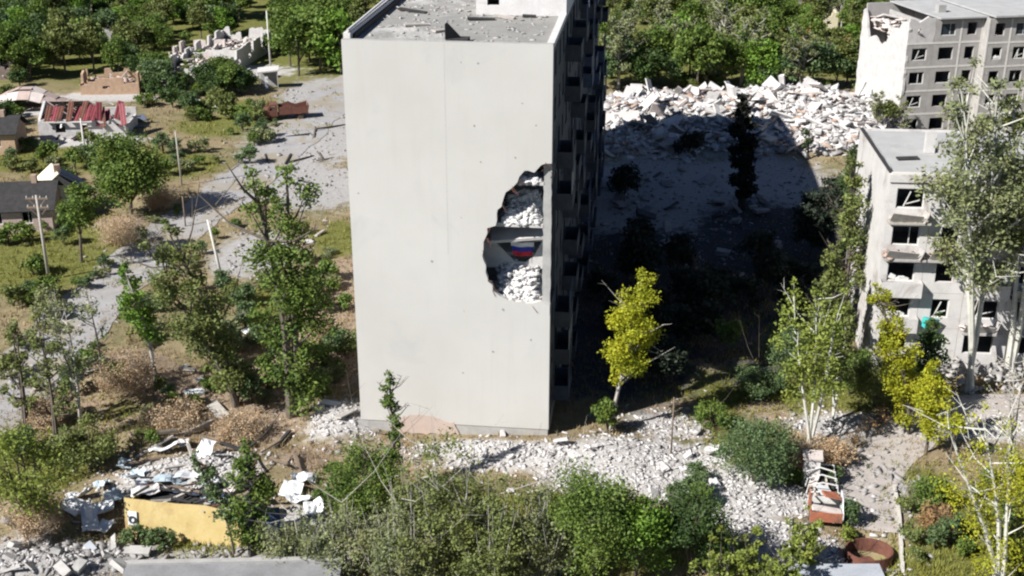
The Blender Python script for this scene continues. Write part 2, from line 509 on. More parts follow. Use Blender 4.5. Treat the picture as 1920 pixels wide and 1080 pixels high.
path = strip('path', [(1636, 992), (1635, 975), (1635, 960), (1640, 900), (1665, 850), (1720, 800), (1820, 770), (1960, 760)], [3, 3, 3, 3.2, 3.6, 4, 4, 4], 'paving', .05,
      'worn grey-pink paved path beside the tall grass', 'path')
# kerb stones along the path's right edge
root = thing('kerb', 'pale kerb edging between the paved path and the tall grass', 'kerb', (0, 0, 0))
kp = [PG(*q) for q in ((1692, 1075), (1690, 1045), (1688, 1010), (1686, 975), (1682, 945), (1676, 915))]
kme = MB().box((0, 0, 0), (.96, .2, .34)).mesh('kerb_stone', 'kerb')
for a, b in zip(kp, kp[1:]):
    L = (b - a).length; n = max(1, round(L))
    for k in range(n):
        c = a.lerp(b, (k + .5) / n)
        link('kerb_stone', kme, root, Tr(c.x, c.y, Tz(c.x, c.y) + .06) @ Rz(math.atan2(b.y - a.y, b.x - a.x)))

# ------------------------------------------------------------------ facades made of panels
PC = {}
def panel_mesh(w, h, t, ow, oh, oz, mt):
    key = (round(w, 3), round(h, 3), t, ow, oh, oz, mt)
    if key not in PC:
        b = MB(); g = .012
        if ow <= 0:
            b.span((g, 0, g), (w - g, t, h - g))
        else:
            x0, x1 = (w - ow) / 2, (w + ow) / 2
            b.span((g, 0, g), (x0, t, h - g)).span((x1, 0, g), (w - g, t, h - g))
            b.span((x0, .002, g), (x1, t - .002, oz)).span((x0, .002, oz + oh), (x1, t - .002, h - g))
        PC[key] = b.mesh('wall_panel', mt)
    return PC[key]
def frame_mesh(w, h, style, mt):
    key = ('fr', round(w, 2), round(h, 2), style, mt)
    if key not in PC:
        b = MB(); e = .07
        b.span((0, 0, 0), (e, .07, h)).span((w - e, 0, 0), (w, .07, h))
        b.span((e, .003, 0), (w - e, .067, e)).span((e, .003, h - e), (w - e, .067, h))
        if style == 'mullion':
            b.span((w * .62, .005, e), (w * .62 + .06, .065, h - e))
        elif style == 'broken':
            b.box((w * .4, .05, h * .45), (.07, .05, h * .8), rot3(0, .35, 0))
            b.box((w * .62, .04, h * .3), (w * .5, .05, .06), rot3(0, -.3, 0))
        elif style == 'rubble':
            g = random.Random(int(w * 100))
            for i in range(7):
                b.box((g.uniform(.15, w - .15), .12, g.uniform(.05, .3)), (g.uniform(.2, .5), .2, g.uniform(.15, .35)), rot3(g.uniform(-.5, .5), g.uniform(-.5, .5), 0))
        PC[key] = b.mesh('window', mt)
    return PC[key]
def glass_mesh(w, h):
    key = ('gl', round(w, 2), round(h, 2))
    if key not in PC:
        PC[key] = MB().span((.07, .03, .07), (w - .07, .038, h - .07)).mesh('pane', 'glass_dark')
    return PC[key]
def facade(root, M, cols, z0, sh, n, t, mt, seed, fmat='frame_white', skip=(), joints='joint_pale', pfr=.6, pgl=.12, jw=.22, hj=True):
    g = random.Random(seed)
    for k in range(n):
        x = 0.0
        for c, (w, ow, oh, oz) in enumerate(cols):
            if (c, k) not in skip:
                link('wall_panel', panel_mesh(w, sh, t, ow, oh, oz, mt), root, M @ Tr(x, 0, z0 + k * sh))
                if ow > 0 and g.random() < pfr:
                    st = g.choice(['mullion', 'plain', 'broken', 'rubble', 'mullion'])
                    fo = link('window', frame_mesh(ow, oh, st, fmat), root, M @ Tr(x + (w - ow) / 2, .10, z0 + k * sh + oz))
                    if st == 'mullion' and g.random() < pgl / max(pfr, .01) * 2:
                        link('pane', glass_mesh(ow, oh), fo)
            x += w
    if joints:
        x = 0.0; H = n * sh
        for c in range(len(cols) + 1):
            if not any((cc, n - 1) in skip for cc in (c, c - 1)):
                link('joint_strip', MB().span((-jw / 2, -.035, 0), (jw / 2, .05, H)).mesh('joint_strip', joints), root, M @ Tr(x, 0, z0))
            if c < len(cols):
                x += cols[c][0]
        if hj:
            for k in range(1, n):
                link('joint_strip', MB().span((.02, -.028, -jw / 2), (x - .02, .045, jw / 2)).mesh('joint_strip', joints), root, M @ Tr(0, 0, z0 + k * sh))
def floors(root, W, L, z0, sh, n, inset=.4, mt='concrete', y0=0.0):
    for k in range(n):
        MB().span((inset, y0 + inset, z0 + k * sh - .1), (W - inset, y0 + L - inset, z0 + k * sh + .1)).build('floor_slab', mt, root)

# ------------------------------------------------------------------ the nine-storey tower
TA = R(6.5); TW, TH, TL, TSH, TZ0 = 12.6, 26.3, 59.5, 2.75, 1.2
pr = P(1028, 828)
gx, gy = Vector((math.cos(TA), -math.sin(TA), 0)), Vector((math.sin(TA), math.cos(TA), 0))
t0 = pr - gx * TW
tower = thing('apartment_tower', 'tall white windowless apartment block end wall with a bite-shaped blast hole in its corner', 'building', t0, -TA)
def on_gable(px, py, back=0.0):
    d = ray(px, py); c = Vector((0, 0, CAM_H))
    k = ((t0 + gy * back - c).dot(gy)) / d.dot(gy)
    q = c + d * k
    return ((q - t0).dot(gx), q.z)
def G2(lst, back=0.0):
    return [on_gable(*p, back) for p in lst]
notch = G2([(1036, 592), (1030, 574), (1016, 566), (985, 568), (952, 562), (930, 550), (916, 530), (910, 505), (906, 478), (909, 455), (914, 428), (928, 421), (930, 402), (941, 388),
           (950, 362), (970, 343), (982, 322), (1004, 323), (1014, 312), (1034, 306)])
hole = rough_loop(notch, .28, .09, 5)
hole = hole[:len(hole) - max(1, int(math.dist(notch[-1], notch[0]) / .28)) + 1]
outer = [(0, .9), (TW, .9), (TW, notch[0][1])] + [(min(a, TW - .02), b) for a, b in hole] + [(TW, notch[-1][1]), (TW, TH), (0, TH)]
MB().polywall(outer, (), .35).build('gable_wall', 'white_render', tower)
# panel seams, barely proud of the render
MB().span((6.12, -.004, 13.0), (6.17, .02, TH - .05)).build('panel_seam', 'white_seam', tower)
MB().span((.06, .05, -1), (TW - .06, .4, .9)).build('plinth', 'concrete', tower)
MB().polywall(rough_loop([(2.2, .1), (6.6, .1), (6.3, 1.0), (4.6, 1.5), (2.8, 1.3)], .3, .1, 3), (), .06, -.02).build('plaster_patch', 'pink_plaster', tower)
# corner column left standing beside the hole, with bent bars
g = random.Random(3)
MB().polywall(rough_loop([(TW - .55, 8.0), (TW - .03, 8.0), (TW - .03, 19.2), (TW - .5, 19.2)], .4, .03, 4), (), .4, .37).build('corner_column', 'concrete', tower)
for i in range(16):
    a = hole[g.randrange(len(hole))]
    q = Vector((a[0], .15, a[1]))
    MB().tube([q, q + Vector((g.uniform(-.1, .3), -.15, g.uniform(-.2, .1))), q + Vector((g.uniform(-.1, .4), -.2, g.uniform(-.6, -.2)))], .02, 4).build('rebar', 'rust', tower)
# storeys, inner walls
for k in range(10):
    z = TZ0 + k * TSH
    if k == 4:
        z += 0
    y0 = .37 if k not in (4,) else 2.6
    MB().span((.3, y0, z - .12), (TW - .45, TL - .4, z + .12)).build('floor_slab', 'concrete_pale' if k in (3, 4, 5, 6) else 'concrete', tower)
MB().span((.3, 5.2, 0), (TW - .4, 5.45, TH - .6)).build('inner_wall', 'concrete', tower)
MB().span((6.1, .5, 0), (6.3, 5.1, TH - .7)).build('inner_wall', 'concrete', tower)
# sagging floor slab and the wall stub with the gap where the flag hangs
q1, q2 = on_gable(925, 447, 1.2), on_gable(1025, 437, 1.2)
MB().box(((q1[0] + q2[0]) / 2, 1.9, (q1[1] + q2[1]) / 2 + .1), (q2[0] - q1[0] + .4, 2.0, .2), rot3(.30, -.12, 0)).build('sagging_slab', 'concrete_pale', tower)
stub_o = rough_loop(G2([(905, 500), (905, 452), (1030, 446), (1030, 505)], 2.0), .5, .03, 2)
stub_h = G2([(930, 455), (1017, 452), (1000, 482), (985, 492), (965, 490), (948, 474)], 2.0)
MB().polywall(stub_o, [stub_h], .15, 2.0).build('inner_wall', 'concrete_pale', tower)
def heap(y0, y1, x0, x1, z, h, seed, slope=1.0):
    """broken plaster and bricks heaped on a storey, spilling to the edge"""
    g = np.random.default_rng(seed)
    n = 2200
    x = g.uniform(x0, x1, n); y = y0 + (y1 - y0) * g.uniform(0, 1, n)
    hh = h * np.clip((y - y0) / (y1 - y0) * slope + .1, .1, 1) * np.clip(np.minimum(x - x0, x1 - x) / .5 + .3, .2, 1)
    zz = z + hh * g.uniform(.2, 1, n)
    me = chunks_mesh('rubble_heap', np.stack([x, y, zz], 1), .07 + .5 * g.uniform(0, 1, n) ** 2.5, seed, 'white_paint')
    o = link('rubble_heap', me, tower)
    o['kind'] = 'stuff'
hx0 = on_gable(912, 450)[0]
heap(.5, 2.4, hx0 + 1.0, TW - .8, TZ0 + 5 * TSH + .1, 1.6, 11)
heap(.4, 2.2, hx0 + .4, TW - .7, TZ0 + 3 * TSH + .1, 2.3, 12)
heap(.5, 2.2, hx0 + 1.6, TW - .8, TZ0 + 6 * TSH + .1, .4, 13)
# flag (a thing of its own)
fl = thing('flag', 'white, blue and red striped flag hanging inside the blast hole of the tower', 'flag', t0, -TA)
fa, fb = on_gable(958, 452, 1.9), on_gable(1001, 481, 1.9)
for i, mt in enumerate(('flag_white', 'flag_blue', 'flag_red')):
    za_, zb_ = fa[1] + (fb[1] - fa[1]) * i / 3, fa[1] + (fb[1] - fa[1]) * (i + 1) / 3
    MB().grid(lambda u, v: (fa[0] + (fb[0] - fa[0]) * (u * (1 - .08 * i) + .04 * i), 1.86 + .05 * math.sin(u * 9 + v) + .05 * (i + v), za_ + (zb_ - za_) * v - .05 * math.sin(u * 3.1)), 14, 4).build('stripe', mt, fl, smooth=True)
MB().tube([(fa[0] - .15, 1.86, fa[1] + .02), (fb[0] + .15, 1.86, fa[1] + .02)], .025, 5).build('pole', 'wood', fl)
# side walls of panels, balconies
PANEL_COLS = []
for i in range(18):
    PANEL_COLS.append((3.25, 1.7, 1.5, .85) if i % 2 else (3.25, 1.3, 1.5, .85))
MR = Tr(TW, .36, 0) @ Rz(math.pi / 2)
skipR = {(0, 3), (0, 4), (0, 5)}
facade(tower, MR, PANEL_COLS, TZ0, TSH, 9, .3, 'panel_shaded', 4, skip=skipR, joints=None, pfr=.7, pgl=.2, fmat='concrete')  # unlit side: panels and frames coloured darker to deepen its shade
MB().span((0, 0, -1), (58.5, .35, TZ0 - .02)).build('plinth', 'concrete', tower, MR)
MB().span((0, -.02, TZ0 + 9 * TSH + .01), (58.8, .4, TH)).build('parapet', 'white_paint', tower, MR)
bal = MB().span((0, -1.05, 0), (2.9, -.01, .14)).span((0, -1.05, .15), (2.9, -.99, 1.1)).span((0, -.98, .15), (.05, -.01, 1.1)).span((2.85, -.98, .15), (2.9, -.01, 1.1))
bal_m = [bal.mesh('balcony', mm) for mm in ('panel_shaded', 'panel_shaded', 'slate_blue', 'panel_shaded')]
scr = MB().span((0, -1.04, 1.12), (.06, -.98, 2.5)).span((2.84, -1.04, 1.12), (2.9, -.98, 2.5)).span((0, -1.04, 2.5), (2.9, -.98, 2.56)).span((.95, -1.04, 1.12), (1.0, -.98, 2.5)).span((1.9, -1.04, 1.12), (1.95, -.98, 2.5)).span((.1, -1.02, 1.12), (.9, -1.0, 2.45))
scr_m = [scr.mesh('balcony_screen', mm) for mm in ('panel_shaded', 'concrete', 'slate_blue')]
g = random.Random(9)
for c in (1, 3, 5, 8, 10, 12, 15, 17):
    for k in range(9):
        if c == 1 and k in (3, 4) or g.random() < .16:
            continue
        b = link('balcony', g.choice(bal_m), tower, MR @ Tr(c * 3.25 + .15, 0, TZ0 + k * TSH - .05))
        if g.random() < .65:
            link('balcony_screen', g.choice(scr_m), b)
ML = Tr(0, 59.4, 0) @ Rz(-math.pi / 2)
facade(tower, ML, [(6.5, 1.8, 1.5, .85)] * 9, TZ0, TSH, 9, .3, 'panel_grey', 5, joints=None, pfr=.5, pgl=.1)
MB().span((.3, 0, -1), (58.5, .35, TZ0 - .02)).build('plinth', 'concrete', tower, ML)
MB().span((.3, -.02, TZ0 + 9 * TSH + .01), (58.8, .4, TH + .3)).build('parapet', 'white_paint', tower, ML)
MB().span((.0, 59.1, -1), (TW, 59.45, TH)).build('end_wall', 'white_render', tower)
# roof
rz0 = TZ0 + 9 * TSH + .12
MB().span((.42, .36, rz0 - .1), (TW - .41, 59.0, TH - .22)).build('roof', 'roof_felt', tower)
MB().tube([(.25, .6, TH + .42), (.15, 12, TH + .45), (.3, 30, TH + .4)], .09, 6).build('roof_pipe', 'frame_white', tower)
MB().span((.35, 1.2, TH - .2), (.55, 20, TH + .12)).build('roof_flashing', 'char', tower)
MB().span((2.2, .42, TH - .2), (4.4, .62, TH + .06)).build('roof_lip', 'concrete', tower)
MB().span((.02, .02, TH), (TW - .02, .3, TH + .03)).build('coping', 'concrete', tower)
hs = MB().span((6.15, .7, TH - .2), (7.45, 1.8, TH + .02)).build('roof_hatch', 'char', tower)
link('hatch_lid', MB().polywall([(0, 0), (1.1, 0), (.15, 1.0), (0, .9)], (), .06).mesh('hatch_lid', 'char'), hs, Tr(6.12, .75, TH) @ Rz(R(35)))
hx = 6.6
MB().polywall([(hx, TH - .2), (hx + 6.0, TH - .2), (hx + 6.0, TH + 2.7), (hx, TH + 2.7)], [[(hx + .75, TH + .45), (hx + 1.55, TH + .45), (hx + 1.55, TH + 1.4), (hx + .75, TH + 1.4)]], .2, 10.4).build('stair_housing', 'white_paint', tower)
MB().span((hx, 10.61, TH - .2), (hx + .2, 16, TH + 2.7)).span((hx + 5.8, 10.61, TH - .2), (hx + 6, 16, TH + 2.7)).span((hx + .2, 15.8, TH - .2), (hx + 5.8, 16, TH + 2.7)).build('housing_wall', 'white_paint', tower)
MB().span((hx - .2, 10.2, TH + 2.71), (hx + 6.2, 16.2, TH + 2.86)).build('housing_roof', 'roof_felt', tower)
g = np.random.default_rng(21); n = 700
c_ = np.stack([g.uniform(.8, TW - .9, n), g.uniform(.6, 26, n), np.full(n, TH - .2)], 1)
o = link('roof_debris', chunks_mesh('roof_debris', c_, g.uniform(.08, .4, n) ** 1.3, 22, 'concrete', .35), tower); o['kind'] = 'stuff'
for i, (x, y, L, a) in enumerate(((7.2, 8.5, 1.8, .2), (8.6, 9.4, 1.5, -.3), (10.2, 9.9, .9, .1), (3.4, 6, 1.6, .5), (2.2, 11, 2.2, -.4), (5.2, 4.2, 1.0, .9))):
    MB().box((x, y, TH - .12), (L, .35, .12), rot3(.1, .05, a)).build('roof_plank', 'wood_grey' if i % 2 else 'char', tower)
# small chips on the gable
gch = random.Random(17)
for px, py in [(864, 117), (897, 119), (888, 235), (672, 362), (810, 490)] + [(gch.uniform(860, 1020), gch.uniform(250, 660)) for _ in range(10)] + [(gch.uniform(690, 1020), gch.uniform(90, 780)) for _ in range(5)]:
    u, z = on_gable(px, py)
    inside = any(abs(a - u) < .3 and abs(b - z) < .3 for a, b in hole) or (u > min([a for a, b in hole if abs(b - z) < .5] + [99]))
    if not inside:
        cs_ = gch.uniform(.07, .16)
        MB().box((u, .02, z), (cs_, .06, cs_ * .9), rot3(0, .5, 0), jit=.02, rng=gch).build('chip', 'rubble_grey', tower)

# ------------------------------------------------------------------ white five-storey block on the right
BA = R(5.0)
b0 = P(1648, 712)
b0 = Vector((xat(1670, 82.5, 15), 82.5, 0))
blk = thing('apartment_block', 'white five-storey apartment block with flat grey roof and smashed balconies behind pale poplar', 'building', b0, -BA)
BH, BSH, BL, BD = 15.2, 2.75, 46.0, 12.4
cols = []
for i in range(15):
    cols.append((3.05, (1.9, 1.25, 2.1)[i % 3], 1.45, .85))
facade(blk, Matrix(), cols, .9, BSH, 5, .3, 'white_block', 15, joints=None, pfr=.7, pgl=.1, skip={(4, 2), (5, 1), (5, 2), (4, 1), (6, 0)})
MB().span((0, -.03, -1), (45.7, .33, .88)).build('plinth', 'concrete', blk)
MB().span((-.05, -.12, .9 + 5 * BSH + .01), (45.75, .3, BH)).build('cornice', 'white_block', blk)
gb = rough_loop([(0, -1), (BD - .35, -1), (BD - .35, BH), (6, BH + .05), (0, BH)], .8, .03, 8)
MB().polywall(gb, (), .3).build('gable_wall', 'white_block', blk, Tr(0, BD, 0) @ Rz(-math.pi / 2))
MB().span((.31, BD - .3, -1), (45.7, BD, BH)).build('rear_wall', 'white_block', blk)
MB().span((45.72, 0, -1), (46, BD, BH)).build('gable_wall', 'white_block', blk)
floors(blk, 45.7, BD, .9, BSH, 5)
MB().span((.4, 5, 0), (45.3, 5.2, BH - 1)).build('inner_wall', 'concrete', blk)
for i in range(1, 8):
    MB().span((i * 6.1 - .1, .4, 0), (i * 6.1 + .1, 4.9, BH - 1)).build('inner_wall', 'concrete', blk)
MB().span((.31, .31, BH - .5), (45.7, BD - .31, BH - .12)).build('roof', 'roof_light', blk)
MB().span((.1, -.05, BH + .01), (45.7, .25, BH + .12)).build('coping', 'joint_pale', blk)
MB().span((3.6, 6.0, BH - .1), (4.3, 6.6, BH + 1.5)).build('vent_stack', 'concrete_pale', blk)
MB().span((4.6, 5.7, BH - .1), (5.9, 6.5, BH + .7)).build('vent_stack', 'panel_grey', blk)
MB().box((2.0, 4.2, BH - .02), (1.6, .5, .12), rot3(.1, 0, .2)).build('roof_plank', 'char', blk)
MB().span((-.04, .35, BH - .02), (.2, BD - .2, BH + .1)).build('coping', 'char', blk)
wb = MB().span((0, -1.1, -.12), (2.9, -.33, .03)).span((0, -1.1, .03), (2.9, -1.04, 1.0)).span((0, -1.03, .03), (.05, -.33, 1.0)).span((2.85, -1.03, .03), (2.9, -.33, 1.0))
wbb = MB().span((0, -1.1, -.12), (2.9, -.33, .03)).box((1.2, -1.12, .35), (2.2, .06, .8), rot3(.5, .12, .08)).box((2.5, -.8, .4), (.06, .8, .8), rot3(0, .4, .2))
wm = [wb.mesh('balcony', 'white_block'), wb.mesh('balcony', 'concrete_pale'), wbb.mesh('balcony', 'panel_grey'), wbb.mesh('balcony', 'wood_grey')]
g = random.Random(31)
def debris_part(name, parent, M, w, n, seed, mt, d=.9, h=.5):
    gg = np.random.default_rng(seed)
    c = np.stack([gg.uniform(0, w, n), -gg.uniform(.35, d, n), gg.uniform(0, h, n)], 1)
    o = link(name, chunks_mesh(name, c, gg.uniform(.1, .55, n), seed, mt, .4), parent, M)
    o['kind'] = 'stuff'
for c, k, mi in ((0, 4, 3), (4, 3, 2), (5, 3, 3), (0, 3, 2), (1, 3, 2), (0, 2, 0), (2, 2, 1), (0, 1, 1), (2, 1, 2), (3, 3, 0), (3, 2, 3), (6, 3, 1), (6, 2, 0), (6, 1, 2), (7, 4, 1), (7, 3, 0), (7, 2, 1), (7, 1, 0), (9, 3, 0), (9, 2, 2), (9, 1, 1), (10, 2, 0)):
    b = link('balcony', wm[mi], blk, Tr(c * 3.05 + .08, .30, .9 + k * BSH))
    if mi >= 2:
        debris_part('balcony_debris', b, None, 2.7, 40, c * 7 + k, 'brick_brown' if k == 3 else 'concrete_pink')
gb_ = random.Random(88)
for i in range(30):
    cx, k = gb_.uniform(.5, 26), gb_.randrange(1, 5)
    MB().box((cx, -.35, .9 + k * BSH + gb_.uniform(-.4, .9)), (gb_.uniform(.5, 1.8), .08, gb_.uniform(.12, .5)), rot3(gb_.uniform(-.5, .5), gb_.uniform(-.8, .8), gb_.uniform(-.3, .3)), jit=.03, rng=gb_).build('hanging_debris', gb_.choice(['wood', 'char', 'rubble_grey', 'wood_grey', 'brick_brown']), blk)
debris_part('facade_debris', blk, Tr(12, .2, -.1), 8, 260, 77, 'concrete_pale', 3.2, 2.4)
debris_part('facade_debris', blk, Tr(1.5, .2, -.1), 9, 240, 78, 'panel_grey', 3.0, 1.8)
tag(MB().box((0, 0, 0), (1.0, .5, .7), rot3(.2, .2, .3), jit=.12, rng=random.Random(2)).build('awning', 'teal', None, Tr(*(blk.matrix_basis @ Vector((3.9, -.55, 4.35))))),
    'teal cloth awning scrap hanging at a second-storey window of the white block', 'awning')

# ------------------------------------------------------------------ grey panel block at the back right
CA = R(11)
c0 = Vector((xat(1692, 146, 7), 146, 0))
gpb = thing('panel_building', 'grey panel apartment building with rows of black window holes and a broken top corner', 'building', c0, CA)
GS, GH = 2.85, 14.6
gc = [(3.4, 1.9, 1.45, .85), (3.4, 1.9, 1.45, .85), (2.7, 1.2, 1.45, .85)]
facade(gpb, Tr(0, 0, 0), gc, .3, GS, 5, .3, 'panel_grey', 41, pfr=.55, pgl=.08, skip={(0, 4)})
facade(gpb, Tr(9.6, -1.2, 0), [(2.9, 1.25, 1.45, .85), (2.9, 1.6, 1.45, .85), (2.9, 1.6, 1.45, .85), (2.9, 1.25, 1.45, .85), (2.9, 1.6, 1.45, .85), (2.9, 1.6, 1.45, .85)], .3, GS, 5, .3, 'panel_grey', 42, pfr=.4, pgl=.06)
MB().span((9.6, -.89, -1), (9.9, .3, GH)).build('return_wall', 'panel_grey', gpb)
MB().polywall(rough_loop([(.03, .3 + 4 * GS), (3.37, .3 + 4 * GS), (3.37, .3 + 5 * GS), (2.4, .3 + 5 * GS + .3), (1.3, .3 + 5 * GS - .3), (.03, .3 + 5 * GS + .2)], .5, .07, 4), [[(1.2, 12.8), (1.5, 12.7), (1.55, 13.5), (1.25, 13.4)]], .3).build('wall_panel', 'concrete_pale', gpb)
gab = rough_loop([(0, -1), (12, -1), (12, 14.4), (10.6, 14.2), (9.6, 13.2), (8, 12.9), (7, 11.0), (5.2, 10.4), (3.6, 11.2), (2.2, 10.6), (1.2, 12.8), (.6, 14.0), (0, 13.6)], .5, .12, 6)
MB().polywall(gab, (), .3).build('gable_wall', 'concrete_pale', gpb, Tr(0, 12, 0) @ Rz(-math.pi / 2))
MB().span((.4, 11.7, -1), (27, 12, GH)).build('rear_wall', 'panel_grey', gpb)
for k in range(5):
    MB().span((.35 if k < 4 else 3.6, .35, .3 + k * GS - .1), (27, 11.6, .3 + k * GS + .1)).build('floor_slab', 'concrete_pale', gpb)
for x in (3.4, 6.8, 9.7, 15, 21):
    MB().span((x - .08, .4, 0), (x + .08, 11.5, 13.8)).build('inner_wall', 'concrete', gpb)
MB().span((.5, 5.5, 0), (27, 5.7, 11.2)).build('inner_wall', 'concrete', gpb)
MB().span((3.7, -.45, GH - .05), (9.9, 12.3, GH + .12)).build('roof', 'roof_light', gpb)
MB().span((3.7, -.5, GH - .17), (9.58, -.2, GH - .06)).build('eave', 'char', gpb)
MB().span((10.0, -1.7, GH + .15), (27.3, 12.4, GH + .36)).build('roof', 'roof_light', gpb)
MB().span((10.0, -1.75, GH + .02), (27.3, -1.45, GH + .14)).build('eave', 'char', gpb)
MB().span((5.2, 3, GH + .1), (6.2, 3.8, GH + 1.0)).build('vent_stack', 'concrete', gpb)
g = np.random.default_rng(45); n = 170
c_ = np.stack([g.uniform(.5, 3.4, n), g.uniform(.6, 11, n), 11.6 + g.uniform(0, 1.6, n)], 1)
o = link('rubble_heap', chunks_mesh('rubble_heap', c_, g.uniform(.25, 1.3, n), 46, 'concrete_pink', .35), gpb); o['kind'] = 'stuff'
MB().box((1.7, 5.5, 12.2), (2.6, 5, .2), rot3(.35, .3, .1)).build('fallen_slab', 'concrete_pale', gpb)
MB().box((2.0, 9.0, 13.2), (2.4, 3, .2), rot3(-.3, .2, -.2)).build('fallen_slab', 'concrete_pale', gpb)

# ------------------------------------------------------------------ houses and ruins
def ruin(name, label, pa, pb, width, h, mt, seed, inner='concrete_pink', roofpart=None):
    """roofless house: four jagged walls with openings and the rubble inside"""
    a, b = PG(*pa), PG(*pb); d = b - a; L = d.length
    r = thing(name, label, 'ruin', (a.x, a.y, min(a.z, b.z)), math.atan2(d.y, d.x))
    g = random.Random(seed)
    def wall(L, h):
        top = []; x = L
        while x > 0:
            hh = h * g.choice([1.0, .95, .9, .75, .6, .45]); w_ = g.uniform(.5, 2.2)
            top += [(x, hh + g.uniform(-.08, .08)), (max(x - w_ * .5, .02), hh + g.uniform(-.15, .15)), (max(x - w_, .01), hh + g.uniform(-.12, .05))]
            x -= w_ + g.uniform(.02, .3)
        holes = []; x = .8
        while x + 1.2 < L - .4:
            if g.random() < .6:
                holes.append([(x, .9), (x + 1.0, .9), (x + 1.0, min(h * .5, 1.75)), (x, min(h * .5, 1.75))])
            x += g.uniform(1.8, 2.8)
        return MB().polywall([(0, -.5), (L, -.5)] + top + [(0, h * .9)], holes, .3)
    wall(L, h).build('wall', mt, r)
    wall(L, h).build('wall', mt, r, Tr(0, width, 0))
    wall(width - .32, h * 1.1).build('wall', mt, r, Tr(0, width, 0) @ Rz(-math.pi / 2))
    wall(width - .32, h * 1.1).build('wall', mt, r, Tr(L - .3, width, 0) @ Rz(-math.pi / 2))
    if L > 9:
        wall(width - .7, h).build('partition', mt, r, Tr(L * .45, width - .2, 0) @ Rz(-math.pi / 2))
    gg = np.random.default_rng(seed); n = int(L * width * 4)
    c = np.stack([gg.uniform(.4, L - .4, n), gg.uniform(.5, width - .3, n), gg.uniform(0, h * .55, n)], 1)
    o = link('rubble', chunks_mesh('rubble', c, gg.uniform(.2, 1.1, n), seed, inner, .35), r); o['kind'] = 'stuff'
    for i in range(int(L * .8)):
        MB().box((g.uniform(.5, L - .5), g.uniform(.8, width - .5), h * g.uniform(.45, .8)), (g.uniform(1.2, 3.2), .16, .12), rot3(g.uniform(-.4, .4), g.uniform(-.4, .4), g.uniform(0, 3))).build('fallen_beam', g.choice(['wood', 'wood_grey', 'char']), r)
    return r
ruin('ruined_house', 'long pale roofless house shell full of rubble among the trees', (395, 165), (512, 92), 8, 3.2, 'concrete_pale', 51)
ruin('ruined_house', 'pinkish collapsed end of the long roofless house', (318, 128), (400, 128), 9, 2.6, 'concrete_pink', 52)
ruin('ruined_house', 'orange wooden wall remains of a burnt house behind the red roof', (152, 178), (262, 176), 6, 2.6, 'brick_orange', 53, 'slate_pink')
ruin('ruined_house', 'white wrecked house wall at the edge of the far trees above the panel building', (1800, 45), (1905, 40), 8, 4, 'white_paint', 54)
ruin('ruined_house', 'small grey burnt house behind the leafy trees with a dark hollow inside', (130, 92), (215, 86), 7, 2.6, 'concrete_pale', 55, 'char')
ruin('ruined_house', 'cream broken wall on the hilltop beside the far road', (140, 32), (215, 26), 7, 3, 'concrete_pink', 56)
ruin('ruined_house', 'pale yellow shed remains standing in the far scrub right of the rubble', (1520, 56), (1570, 54), 6, 3, 'cream_roof', 57)
ruin('ruined_house', 'small pink brick stub on the slope left of the mound', (0, 150), (24, 148), 5, 2.4, 'slate_pink', 58)

# red-roofed house, half collapsed
pa = PG(75, 262)
rh = thing('red_roof_house', 'half collapsed white house with a dark red metal roof', 'house', pa, R(4))
g = random.Random(60)
MB().polywall([(0, -.5), (10.4, -.5), (10.4, 1.8), (9.2, 2.4), (8, 2.0), (6, 2.5), (3.2, 2.4), (1, 2.6), (0, 2.2)], [[(2, .8), (3.2, .8), (3.2, 1.9), (2, 1.9)], [(5, .8), (5.9, .8), (5.9, 1.9), (5, 1.9)]], .3).build('wall', 'rubble_pale', rh)
MB().polywall([(0, -.5), (6.3, -.5), (6.3, 2.4), (3.2, 4.0), (0, 2.4)], (), .3).build('wall', 'rubble_pale', rh, Tr(0, 6.6, 0) @ Rz(-math.pi / 2))
MB().span((.3, 6.3, -.5), (10.4, 6.6, 2.3)).build('wall', 'rubble_pale', rh)
MB().span((10.1, .31, -.5), (10.4, 6.29, 1.4)).build('wall', 'rubble_pale', rh)
def sheet(w, L, ribs, t=.05):
    b = MB().span((0, 0, 0), (w, L, t))
    for i in range(ribs):
        x = (i + .5) * w / ribs
        b.span((x - .03, .02, t), (x + .03, L - .02, t + .05))
    return b
for i in range(9):
    if i in (3,):
        continue
    sheet(.66, g.uniform(3.0, 4.0), 2).build('roof_sheet', g.choice(['red_metal', 'red_metal', 'rust']), rh, Tr(.9 + i * .66, -.5 + g.uniform(-.15, .2), 2.35 + g.uniform(-.12, .1)) @ Matrix.Rotation(R(24 + g.uniform(-5, 5)), 4, 'X') @ Matrix.Rotation(R(g.uniform(-6, 6)), 4, 'Y') @ Rz(g.uniform(-.06, .06)))
for i in range(6):
    sheet(.7, g.uniform(2.2, 3.4), 2).build('roof_sheet', g.choice(['red_metal', 'rust', 'red_metal']), rh, Tr(6.9 + i * .62, g.uniform(-.4, .6), 1.5 + g.uniform(-.2, .3)) @ Matrix.Rotation(R(g.uniform(25, 60)), 4, 'X') @ Matrix.Rotation(R(g.uniform(-20, 20)), 4, 'Y') @ Rz(g.uniform(-.25, .25)))
sheet(4.8, 3.6, 8).build('roof_sheet', 'slate_pink', rh, Tr(.6, 3.4, 3.9) @ Matrix.Rotation(R(-26), 4, 'X'))
MB().span((.7, -.6, 2.2), (6.6, -.5, 2.36)).build('gutter', 'frame_white', rh)
for i in range(12):
    MB().box((g.uniform(1, 9), g.uniform(3, 5.5), g.uniform(2.4, 3.7)), (g.uniform(1, 3), .14, .12), rot3(g.uniform(-.4, .4), g.uniform(-.5, .5), g.uniform(0, 3))).build('rafter', g.choice(['wood', 'red_metal', 'wood_grey']), rh)
